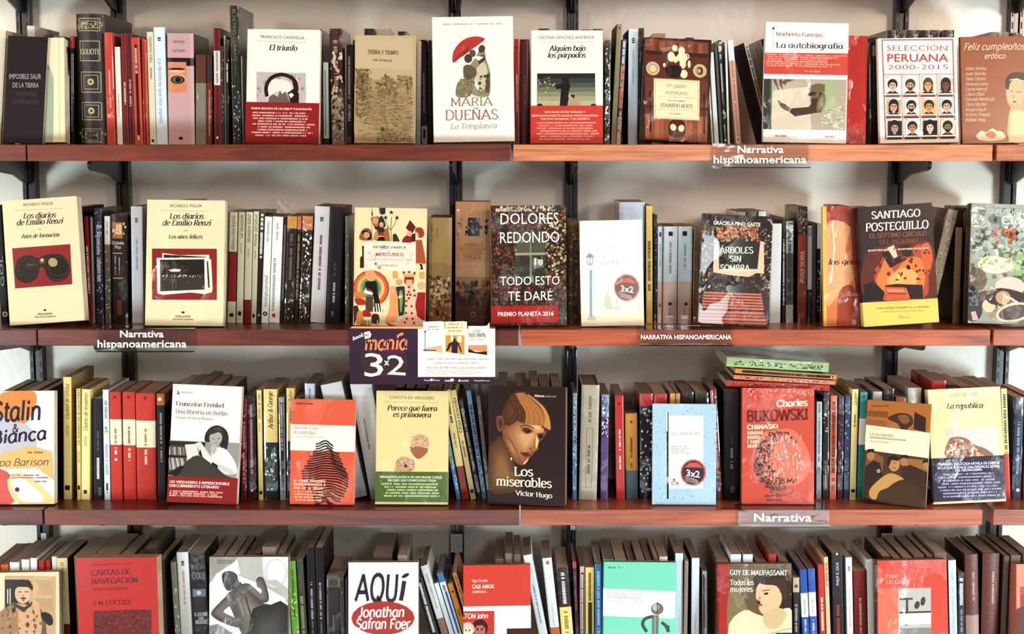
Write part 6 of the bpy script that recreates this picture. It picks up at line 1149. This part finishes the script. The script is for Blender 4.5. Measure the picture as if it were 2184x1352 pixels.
ROWS[3] = '''
@the orange brush lettered book
135.5,153,804,134.5|dcc27c|p d15.6 C9a8258|tall cream spine Ciudad de cristal|Ciudad de cristal~j~3a2820~8~819~894~u^AUSTER~t~6a5434~5~906~928~u^R~2e2018~.18~1035~.78~1045
164,172.5,829,162.5|dcc480|p|cream spine Un hombre en la oscuridad|Un hombre en la oscuridad~j~3a2820~5.5~832~950~u^AUSTER~t~6a5434~4~962~986~u^R~2e2018~.18~1035~.82~1044
173,191,830,174|e2cd8c|p|cream spine Diario de invierno|Diario de invierno~j~3a2820~8~838~918~u^AUSTER~t~6a5434~5~930~952~u^R~2e2018~.3~1045~.7~1053
@the Diario de invierno spine
200,219.5,850,198.5|251f2c|p|navy-black spine|x~x~dcd4cc~6~976~1024~u^x~x~6a6470~4~920~960~u^O~a8a0a8~.55~1040~.8~1056~.8
222.5,235.5,831,218.5|ccd0d4|g|slim white spine with small colour spots|x~x~8a8c94~6~856~892~u^E~c8a850~.5~919~4^E~7090b0~.45~912~3^x~x~a4a8b0~7~946~1012~u^R~2a2224~.35~1030~.65~1046^E~2a2224~.5~1050~1.5
237,261,836,232.5|c43c2c@894;e0d2b4@948;c43c2c|p|narrowest red spine with cream middle|x~x~8a4a3c~5~915~945~u^x~x~f0c8b8~6~953~982~u^R~7a2420~.4~844~.6~850
264,290.5,836,260.5|c43c2c@894;e0d2b4@949;c43c2c|p|middle-width red spine with cream middle|x~x~8a4a3c~5~907~945~u^x~x~f0c8b8~6~954~982~u^R~7a2420~.4~844~.6~850
292,333,839,288.5|c43c2c@897;e2d4b6@954;c43c2c|p|widest red spine with cream middle|x~x~8a6c4c~5~913~950~u^x~x~f0c8b8~6~960~990~u^R~7a2420~.45~845~.58~853
@the widest red-and-cream spine
337,354,840,333.5|b06a2c@864;2c1c20|p|black spine with an orange top|E~e8d8c0~.4~851~4^x~x~a89894~5~880~945~u^x~x~a89894~4~955~985~u
@the reading woman book
514,526.5,850,514|7c1a26|w|crimson glittering spine|x~x~c88c84~5~900~1030~u^G~d8a8a0~16~855~1050~2
528.5,547.5,848,525.5|4c1a28|w|plum wrapped spine|x~x~c89ca0~6~865~1010~u^E~d8c8c8~.5~1046~3
551.5,561.5,832,547|dcc888|p|slim cream spine Niveles de vida|Niveles de vida~j~3a2820~5.5~840~894~u^BARNES~t~8a7444~3.5~902~920~u^R~2e2018~.2~1047~.8~1054
564.5,593.5,830,561.5|dcc27c@943;2f3432|w|cream and slate spine Arthur & George|Arthur & George~i~33241c~10~836~914~u^G~c8ccc4~24~950~1050~2.4
@the cream and slate spine
597.5,610,847,593.5|9c948c|w|grey-edged black spine|R~2a2022~.25~858~.8~1050^x~x~b8b0a4~4~862~960~u^O~d8ccc0~.35~1040~.75~1048~.6
612,629,828,610.5|dcb96c@940;2a222c|w|cream and dark spine Pulso|Pulso~j~33241c~8~833~858~u^x~x~6a5434~4~870~900~u
650,671,818,650|b8bec4|w d14|pale blue-grey spine|x~x~7c8288~5~828~850~u
@the striped silhouette book
737,783.5,822,683|ccc6c2|p C9a9490|broad plain white book leaning left|
790,836,820,746|cec8c4|p|broad white book with tiny title leaning left|x~x~6a5c5c~3~892~960~u~.36
@the curled figures novel
973,982.5,836,931|8a9ca4@1000;4a8ab0|w|very thin blue spine leaning left|G~3a5c6c d8dcdc~16~880~1050~1.8
984,1000,833,944|dcc88c@995;a02c22|g|cream and red spine leaning left|x~x~4a3420~6~850~905~u^x~x~8a7040~4~925~955~u
1003,1015,833,960|dcc484|g|cream spine Una novela, leaning left|Una novela~j~3a2820~7~850~925~u^x~x~6a5434~4~940~975~u^R~2e2018~.2~1044~.8~1052
1018,1027,855,978|3a2c2c|w|thin black spine leaning left|x~x~a8a098~4~870~1000~u^E~a8b0b8~.5~1048~2.5
1028,1038,834,994|5c7c94|g|slim blue spine with black capitals leaning left|x~x~201c20~6~865~960~u^G~a8b8c4 2c3c4c~16~970~1050~2.2
1039,1047,845,1016|6c605c|w|grey-brown spine leaning left|
@the painted fair-haired face
1220.5,1230,838,1221.5|8a9ca4@980;5c7c9c|w|thin blue-grey wrapped spine|G~c8d4d8 2c3c48~26~845~1045~2
1234.5,1273,821,1240.5|b8ac98|w H C3c2e2a|thick pale grey wrapped spine|O~a0785c~.34~912~.7~1040~1^x~x~6a5c54~6~950~1010~u^x~x~7c746c~7~845~900~u
1280.5,1296.5,841,1283|7c88a4@890;6a5080|w C4a3a34|slim purple wrapped spine|G~d8d4e0 3c2c50~34~845~930~2.4
@the purple wrapped spine
1314.5,1333,844,1311|c0302a|g C3c2624|bright red spine|x~x~f0dcd0~4~915~960~u^x~x~f0dcd0~4~972~1000~u^E~6a1c1c~.5~861~3
1334.5,1361,882,1332.5|c08840@1003;5f6c70|p|short orange spine with a slate foot|x~x~3c2818~4~932~975~u^x~x~3c2818~4~985~1000~u^E~6a4420~.5~900~3
1364.5,1393.5,840,1364|b83830@866;241c1e|w|black glittering spine with red top|G~d8d0c8~50~870~1050~2.6
@the blue dotted book
1527.5,1541,829,1514.5|7c1a22|w|crimson wrapped spine|R~d8c4bc~.0~833~.35~862^x~x~d89c90~5~900~1020~u^G~d8b0a8~20~840~1040~2.4^R~d8c8c0~.4~1040~.7~1048
1544,1577.5,834,1543.5|30232a|p|wide dark spine with a boxed number|x~x~a89c9c~6~958~1000~u^x~x~5c4c54~5~925~950~u^O~b8acac~.42~1038~.66~1050~1^1~r~d8ccc8~6~1041~1047~h~.54~3
@the red wrapped scribbled face
1740.5,1752,857,1742|b0b8bc@1000;8a8a88|w|slim silver-white spine|x~x~2e2c30~5~862~880~u^x~x~6a6c70~4~890~985~u^E~2a2426~.5~998~3.5^E~b0b8bc~.5~998~1.6
1754.5,1767,837,1756.5|33241f|w|thin dark brown spine|x~x~a89478~4~1000~1040~u^G~c8bcb0~12~845~930~2
1769,1783.5,844,1771.5|cf6c54|w|salmon spine lettered in black|x~x~33201e~8~858~1045~u
@the salmon spine
1785.5,1797.5,845,1788.5|4c2430|w|dark plum wrapped spine|G~a8848c~22~850~1045~2
1799.5,1811,844,1802.5|38486c|w|dark blue wrapped spine|G~8a9cb8 1c2438~18~850~1045~2.2
1812.5,1825.5,830,1818|dccb8c|p|cream spine Queer|Queer~j~33241c~7~837~864~u^x~x~6a5434~4~885~910~u^R~2e2018~.2~1043~.8~1050
1827,1843,836,1835|4c9490@892;dcd4c4@948;3c8480|p|teal spine with white middle|R~2a5c5c~.4~843~.6~849
@the novel La república
2143.5,2156,829,2135|e0d08c@967;c0322a|g|cream and red spine|x~x~3a2c20~7~840~965~u
2157.5,2179,847,2164|3c3c50|w|navy wrapped spine|x~x~8a98b0~6~900~1010~u^E~c8c8d0~.6~1045~4
2182,2202,845,2189|a83228|g|red spine at the right picture edge|
'''
ROWS[4] = '''
@the moustached man print
127,150,1190,120.5|d9c690@1330;7c1c20|p C4c3430|cream spine El número 11|El número 11~j~3a2820~7~1200~1258~u^COE~t~8a7444~5~1272~1285~u
@the red Cartas book
373,385,1199,363|86846f|w|grey-green wrapped spine|G~c8c8b8~10~1210~1350~2.4
386,410.5,1178,376|d9dad6|p|white spine with pink lettering|x~x~2a2224~7~1196~1206~u^x~x~cf8a84~5~1218~1288~d
412.5,446,1179,402.5|2c1c1f|w|wide black spine with a pale car photo|MARTINA~t~8a7c7c~11~1203~1214~h~.55^COLE~t~a09494~14~1221~1235~h~.55^R~6c8488~.1~1256~.95~1272^E~b8ccd0~.5~1264~5^EL ASESINO~r~d8ccc4~7~1306~1313~h~.55^DE~r~d8ccc4~6~1315~1321~h~.55~12^MUJERES~r~d8ccc4~7~1322~1330~h~.6
@the figure seen from behind
613.5,619.5,1192,606|c8ccd0|p|very thin white spine|
622.5,639,1197,613.5|7cb83c|w|lime green spine|x~x~4a7c28~5~1215~1320~u^G~d8ecb0~14~1240~1350~2.2
@the lime green spine
640.5,655.5,1195,631|4a4a2c|g|olive spine with yellow-green capitals|x~x~a8a870~7~1272~1350~u^x~x~6a6a44~4~1220~1260~u
659,676,1168,653|2a1c22|p d17 C33242a|tall black spine, left of an identical pair|x~x~a89ca0~5~1242~1320~u^x~x~8a7c80~3~1325~1350~u
677.5,694.5,1168,671.5|2a1c22|p d17 C3c2c2c|tall black spine, right of an identical pair|x~x~a89ca0~5~1242~1320~u^x~x~8a7c80~3~1325~1350~u
697,726,1228,696|5c5248@1253;2e2020|w C4a382f|wide black spine with grey wrapped top|R~b0aca4~.05~1234~.95~1252^E~4a443c~.5~1243~9~8^x~x~7c6c6c~5~1312~1348~u
727,736,1229,724.5|44302c|w|thin brown-black spine|
737,742,1236,736|5c3a34||hair-thin brown spine|
@the book AQUÍ
918,936,1236,884|2c1c20|g|black spine with dotted white lettering leaning left|x~x~e8e0d8~6~1245~1350~u
941,957,1208,896.5|d9dad8@1320;a08070|p|white spine leaning left, nearest the cover|x~x~a8a4a4~4~1225~1300~d
958.5,969,1245,925|d0d4d6|p|thin white spine leaning left|
971,985,1224,931|4470a4@1243;ccd6de|g|blue-topped white spine leaning left|R~2c5c9c~.4~1262~.75~1352^x~x~2a3c5c~6~1246~1260~u
987,999,1246,954|c8883c|p|golden orange spine leaning left|E~6a4420~.5~1263~3^x~x~5c3c20~4~1300~1315~u
1004,1014,1223,964.5|cc8a44|w|second golden orange spine leaning left|x~x~6a4420~4~1230~1290~u
@the book Casi amor
1149,1168,1185,1115.5|d8dcde|p|white spine leaning left|x~x~8a8c90~4~1248~1330~d
1174,1194.5,1191,1156|dadde0@1338;cc6a38|p|white spine with orange square leaning left|R~c0602c~.38~1197~.68~1205^x~x~b8c4cc~4~1290~1335~d
1197.5,1223,1211,1186|3a2624@1295;dcc878|w|brown spine with a yellow lower half|x~x~d8ccc4~8~1222~1288~u^x~x~8a7c3c~9~1305~1350~d
@the brown and yellow spine
1227.5,1235,1198,1221|b82c2c@1212;4c1a20|w|thin red-topped spine|R~1c1216~.2~1212~.85~1352^x~x~a84c4c~3~1220~1300~u
1236.5,1247,1208,1236.5|c8a4a0|w|slim pink spine with black title strip|R~2a1c1e~.2~1221~.85~1352^x~x~d8c8c4~4~1225~1350~u
1249,1267.5,1210,1248.5|dcc878|p|yellow spine with black lettering|x~x~3a2c18~6~1222~1280~u^R~4a3c24~.3~1284~.75~1352
1269.5,1284.5,1204,1268.5|3c84c4|w|bright blue wrapped spine|x~x~b8dcf0~6~1220~1350~u
@the mint green book
1439.5,1456.5,1180,1440|cbd6dc|p C4a3a34|tall pale white spine|x~x~b0bcc4~4~1300~1350~u
1457.5,1466,1196,1460|9c8474|w|thin brown-grey spine|
1474,1491,1190,1475|ced8dc|p C5a4438|white spine right of a dark gap|x~x~b0bcc4~4~1310~1350~u
1498.5,1508.5,1218,1498|b0b0ac|w|thin black and white lettered spine|R~3a3030~.05~1225~.4~1352^x~x~4a4444~4~1228~1340~u
@the painted girl book
1691.5,1705.5,1232,1691|c8b090@1263;2c1c1e|g|black spine with cream top|E~5c4438~.5~1250~4^x~x~b8aca4~5~1290~1350~u
1711,1726.5,1215,1705|3c60b0@1265;dadcd8@1316;3c60b0|p|blue spine with white middle, left twin|x~x~a8b0bc~4~1275~1310~u^x~x~b8c8e0~5~1322~1350~u
1728,1743.5,1213,1722.5|3c60b0@1263;dadcd8@1314;3c60b0|w|blue spine with white middle, right twin|x~x~a8b0bc~4~1275~1310~u^x~x~b8c8e0~5~1322~1350~u
1749,1761.5,1204,1744|c0302a|g|bright red spine|x~x~f0d4c8~5~1275~1345~u
1763,1772,1188,1757|dcb884|g|slim cream spine with orange letters|x~x~b87040~6~1200~1250~u
@the orange-lettered cream spine
1777,1800,1179,1773.5|2e1d22|g|tall black spine with white author name|PHILIP K. DICK~s~d8ccc8~6~1199~1248~u^E~e0d4c8~.5~1182~2.5^x~x~a83c34~7~1292~1352~u^R~4c3c48~.05~1254~.95~1272
1807,1820.5,1189,1803.5|dadada|p|slim white spine|x~x~4a4448~5~1210~1218~u^x~x~c8a8a4~4~1250~1340~d
1823,1849.5,1218,1820|84282a|p|wide crimson spine|x~x~c89c84~6~1275~1350~u
1851.5,1865,1193,1848.5|d0ccc0|p|plain off-white spine|
@the coral bench photo book
2025.5,2042.5,1195,2022|ccd8d8|p C4a3a34|pale spine rising above its neighbours|x~x~a8b8bc~6~1215~1350~d
2044,2058,1221,2043|3a3c48|w|dark slate spine lettered in white|x~x~d8dce4~8~1228~1290~u^x~x~8a98ac~5~1300~1350~u
2060.5,2089,1183,2058|6c2c22@1312;a88478|c r3 H C4a2420|brown-red cloth spine with paler foot|x~x~b89470~5~1220~1280~u~.6
2093.5,2129.5,1181,2097|6a2a20|c r4 H C261a24|wider brown-red cloth spine|x~x~b89470~5~1220~1286~u~.62
'''
HID = {  # spines standing behind the face-out covers: only their tops show.  x0,x1,top y[,lean px] | colour
1: [('the black face-out book', 'g', [(22, 38, 79, 'a89c90'), (39, 53, 78, 'b8a898'), (57, 73, 55, 'd3cdc2'), (91, 107, 74, '4a3c38'), (112, 135, 77, '8a7c70')]),
    ('the tan woodland book', 'w', [(776, 799, 61, '33211f'), (802, 829, 58, 'c8bca4'), (848, 868, 67, '3a2624')]),
    ('the novel Alguien bajo los párpados', 'w', [(1148, 1172, 61, '3a2a28'), (1240, 1262, 63, '2e2420'), (1263, 1287, 62, '2e2420')]),
    ('the crockery picture book', 'w', [(1393, 1420, 71, 'cba96c'), (1424, 1440, 83, 'b8a890'), (1462, 1480, 80, '4a342c')]),
    ('the twelve portraits book', 'w', [(1893, 1932, 64, '2a2422'), (1935, 1962, 64, '3a342e'), (1965, 2006, 64, '2c2624'), (2012, 2036, 64, '2a2422')]),
    ('the brown script lettered book', 'w', [(2114, 2128, 68, 'a89c90'), (2130, 2138, 69, 'c8bca8'), (2139, 2152, 68, 'b0a494'), (2153, 2176, 70, '33241f')])],
2: [('the street lamp book', 'w', [(1321, 1376, 431, 'b4bcc4')]), ('the park bench book', 'w', [(1573, 1591, 452, 'b8b4ac'), (1594, 1616, 451, '6c6660'), (1618, 1634, 451, 'c8c8c0')]),
    ('the orange wrapped book', 'w', [(1790, 1822, 441, '4a3a34')]), ('the binoculars book', 'p', [(50, 84, 436, '4a3a34'), (150, 172, 442, '3a2a2c')]), ('the night photos book', 'g', [(360, 404, 430, '4a2c28')]), ('the cookery cover', 'w', [(2078, 2112, 444, '4a3a30'), (2114, 2150, 444, '3a2a28')])],
3: [('the orange brush lettered book', 'p', [(2, 22, 836, '5c4438'), (24, 50, 838, '4a382f'), (52, 76, 834, '5c4a3c'), (78, 96, 836, '3a2a28')]),
    ('the reading woman book', 'p', [(372, 392, 826, '5a4a3c'), (394, 418, 824, '6a5848'), (420, 440, 818, '8a745c'), (442, 466, 822, '7a6450'), (468, 496, 828, '5c4a3c')]),
    ('the striped silhouette book', 'w', [(632, 648, 846, '4a3c38')]),
    ('the curled figures novel', 'p', [(842, 862, 826, '3a242a'), (864, 884, 828, '3c262c'), (886, 908, 828, '4a2c2c'), (910, 930, 832, 'b8a078')]),
    ('the painted fair-haired face', 'p', [(1062, 1082, 818, '7a6a5a'), (1100, 1122, 822, '5c4a3c'), (1130, 1148, 814, '8a7a68'), (1150, 1172, 822, '6a5848'), (1176, 1196, 822, '5c4a3c')]),
    ('the blue dotted book', 'w', [(1395, 1423, 841, 'b83830'), (1429, 1440, 839, 'c89454'), (1441.5, 1451, 839, 'c08a50'), (1453, 1480, 836, '33241f'), (1483, 1512, 838, '33241f')]),
    ('the red wrapped scribbled face', 'g', [(1585, 1622, 836, '4a302c'), (1626, 1668, 836, '5c3a30'), (1672, 1712, 836, '3a2624')]),
    ('the painted soldiers book', 'w', [(1863, 1882, 835, 'a8a8a0'), (1884, 1908, 829, '3a2c28'), (1911, 1936, 847, 'c87858'), (1937, 1966, 827, 'b0aca0')]),
    ('the novel La república', 'w', [(1988, 2019, 812, 'b02c28'), (2020, 2044, 820, '3a302c'), (2046, 2070, 824, '4a3a30'), (2072, 2096, 828, '4a3a34'), (2099, 2128, 826, 'd8cba0')])],
4: [('the moustached man print', 'p', [(-22, 0, 1204, 'c8602c'), (1.5, 18, 1204, 'cc6430'), (20, 40, 1199, 'd8d4cc'), (45, 62, 1193, 'd8d4cc'), (64, 78, 1190, 'd8d4cc'), (82, 94, 1196, 'b02c22'), (95, 107, 1195, 'b83024'), (110, 121, 1187, 'd8d0c8')]),
    ('the red Cartas book', 'p', [(157, 198, 1186, '8a7464'), (200, 250, 1184, '9a8470'), (252, 280, 1188, '8a7464'), (284, 306, 1190, '7a6454'), (309, 333, 1168, '4a3834'), (336, 350, 1194, '4a3a34')]),
    ('the figure seen from behind', 'p', [(452, 474, 1188, '8a7666'), (476, 498, 1190, '7a6658'), (501, 516, 1188, '6a584c'), (519, 536, 1190, '5c4a40'), (540, 556, 1180, '4a3a34'), (559, 588, 1166, '8a7666'), (590, 607, 1180, '6a584c')]),
    ('the book AQUÍ', 'p', [(796, 836, 1180, '5c4a40'), (848, 868, 1184, '9a8a7a')]),
    ('the book Casi amor', 'p', [(1056, 1074, 1192, '7a6658'), (1077, 1094, 1180, '8a7868'), (1096, 1110, 1182, '7a6658')]),
    ('the mint green book', 'p', [(1288, 1309, 1193, '7cc0a4'), (1311, 1336, 1193, '7cc0a4'), (1341, 1356, 1202, '6a584c'), (1358, 1376, 1194, '8a7868'), (1378, 1392, 1196, '7a6658'), (1394, 1404, 1188, '7a6658'), (1406, 1424, 1187, 'd8d4cc')]),
    ('the painted girl book', 'p', [(1530, 1554, 1195, '8a7868'), (1558, 1581, 1182, 'd0d4d6'), (1585, 1606, 1182, 'd0d4d6'), (1612, 1636, 1198, '4a3830'), (1640, 1656, 1181, 'b04030'), (1660, 1672, 1190, '6a584c'), (1674, 1688, 1206, '7a6658')]),
    ('the coral bench photo book', 'p', [(1882, 1900, 1186, '4a3a34'), (1904, 1922, 1190, '6a584c'), (1926, 1946, 1188, '8a7868'), (1949, 1972, 1184, '7a6658'), (1976, 1990, 1184, '6a584c'), (1993, 2019, 1178, '7a6658')]),
    ('the salmon cut-off book', 'p', [(2142, 2153, 1186, '6a584c'), (2156, 2178, 1184, '7a6658'), (2182, 2204, 1182, '6a584c')])]}
CN = {}
def cname(h):
    r, g, b = [int(h[i:i + 2], 16) for i in (0, 2, 4)]
    if max(r, g, b) < 85: return 'dark'
    if r > 150 and g < 90: return 'red'
    if r > 180 and g > 185: return 'white'
    if r > 190 and b < 130: return 'orange' if g < 160 else 'tan'
    if g > r + 20: return 'green'
    return 'grey-brown' if r < 170 else 'pale'
def ordn(i): return ORD[i] if i < len(ORD) else f'number {i + 1}'
for r in (1, 2, 3, 4):
    anchor = ''; k = 0
    for ln in ROWS[r].strip().split('\n'):
        if ln[0] == '@': anchor = ln[1:]; k = 0; continue
        f = ln.split('|'); x0, x1, yt, xt = [float(q) for q in f[0].split(',')]
        d = f[3]
        if d[0] == '=': lab = d[1:]
        elif anchor == '=': lab = d
        else: lab = f'{d}, {ordn(k)} spine right of {anchor}'
        k += 1
        spine_book(r, x0, x1, yt, xt, f[1], f[2], f[4], lab)
    for anchor, fl, lst in HID[r]:
        n = len(lst)
        for i, (x0, x1, yt, c) in enumerate(lst):
            pos = ('leftmost' if i == 0 else 'rightmost' if i == n - 1 else f'{ordn(i)} from left') if n > 1 else 'only its top visible'
            lab = f'{cname(c)} book standing behind {anchor}, {pos}'
            if n > 1: lab += f' of {["two","three","four","five","six","seven","eight"][n-2]}'
            a0 = at(x0, YB[r], SB[r]).x; b0 = at(x0, yt, SB[r])
            xa, xb = x0, x1
            # upright: same world x at foot and top
            fx = proj((b0.x, SB[r], at(x0, YB[r], SB[r]).z))[0]; gx = proj((at(x1, yt, SB[r]).x, SB[r], at(x1, YB[r], SB[r]).z))[0]
            spine_book(r, fx, gx, yt, x0, c, fl + ' s0.3 d' + f'{random.uniform(14.5,17):.1f}', '', lab)

# ---- the flat pile on top of the third shelf books
def flat_book(x0, x1, y0l, y1l, y1r, Y, D, col, art, label, side, zoff):
    """x0,x1 spine ends; y0l top-left px, y1l bottom-left px, y1r bottom-right px"""
    a, b = at(x0, y1l, Y), at(x1, y1r, Y); t = at(x0, y0l, Y); T = (t - a).length
    L_ = (b - a).length; ang = math.atan2(a.z - b.z, b.x - a.x)
    o = empty('paperback_book', (a.x, Y, a.z + zoff), (R(0), ang, 0)); tag(o, label, 'book', 'books lying flat in a pile')
    mb = MB(); shell(mb, T, D, L_, .0006, [(L_, lin(col))], .0012, 4, False, lin(side))
    fl = lambda mb_: (setattr(mb_, 'v', [(q[2], q[1], q[0]) for q in mb_.v]), setattr(mb_, 'f', [f[::-1] for f in mb_.f]))
    fl(mb); cov = mb.build('cover', MW, o)
    mb = MB(); mb.box((.0004, .0018, .0008), (L_ - .0004, D - .001, T - .0008), lin('a8927a')); mb.build('page_block', MPG, o)
    A = Art().fr(0, 0, 1); art(A)
    for tg in ('picture', 'lettering'):
        mb = MB()
        for pts, c, n in A.items[tg]:
            uv = clip(pts)
            if len(uv) > 2: mb.poly([(u * L_, -.0002 - n * 1e-5, T * (1 - v)) for u, v in uv], c)
        if mb.v: mb.build(tg, MW, cov)
def fa(base, dark):
    def f(A):
        A.SP(dark, 40, .06, .3, .94, .8, .004, .014, 9); A.SP('efe8dc', 24, .04, .1, .96, .9, .003, .010, 8)
    return f
FY = SB[3] - .004
flat_book(1549, 1769, 811, 823.5, 834, FY, .135, 'b8402f', fa(0, '2c1a1c'), 'red wrapped book lying lowest in the flat pile on the third row', '5c3a30', .0)
flat_book(1565, 1781, 799.5, 808.5, 821, FY, .13, 'cf8064', fa(0, '33201e 4a2c24'), 'salmon wrapped book lying second lowest in the flat pile', '6a4c3c', .0)
def a(A):
    A.R('241618', .07, .25, .965, .78); A.D('b8a898', .08, .24, .6, .6, 1, .012); A.R('d8c8b0', .94, .4, .955, .7)
flat_book(1567.5, 1784, 785.5, 796, 810, FY, .13, 'c88a44', a, 'orange book with a black title strip lying in the flat pile', '6a4c3c', .0)
flat_book(1549, 1767, 761.5, 781.5, 794, FY - .002, .16, '9cb07c', fa(0, '2a2620 3c3a2c 6c7c50'), 'pale green wrapped book lying topmost on the flat pile', '8a7662', .0)

# ---- loose cellophane ends standing up behind the second shelf books
def film(px, py, w, h, label, row):
    p = at(px, py, SB[row] + .09); o = None
    mb = MB(); n = 7; V = []; Fc = []
    for i in range(n + 1):
        for j in range(5):
            t = i / n; s = (j / 4 - .5)
            V.append((s * w * (1 - .75 * t ** 2) + .3 * w * t * t * -1, .006 * math.sin(j * 1.9 + i) + .004 * i / n, h * t - .003))
    for i in range(n):
        for j in range(4): q = i * 5 + j; Fc.append((q, q + 1, q + 6, q + 5))
    mb.grid(V, Fc, (1, 1, 1, 1)); o = mb.build('cellophane_wrap', M_FILM); o.location = p
    sol = o.modifiers.new('thickness', 'SOLIDIFY'); sol.thickness = .0003
    tag(o, label, 'wrapping')
def m_film(nt, b):
    b.inputs['Base Color'].default_value = (.95, .92, .88, 1); b.inputs['Roughness'].default_value = .12; b.inputs['Alpha'].default_value = .42; b.inputs['Coat Weight'].default_value = .6
M_FILM = mat('cellophane', m_film)
film(606, 452, .028, .036, 'crumpled clear wrapping sticking up above the spines right of the cream books', 2)

for o in LINKS:
    COL.objects.link(o)
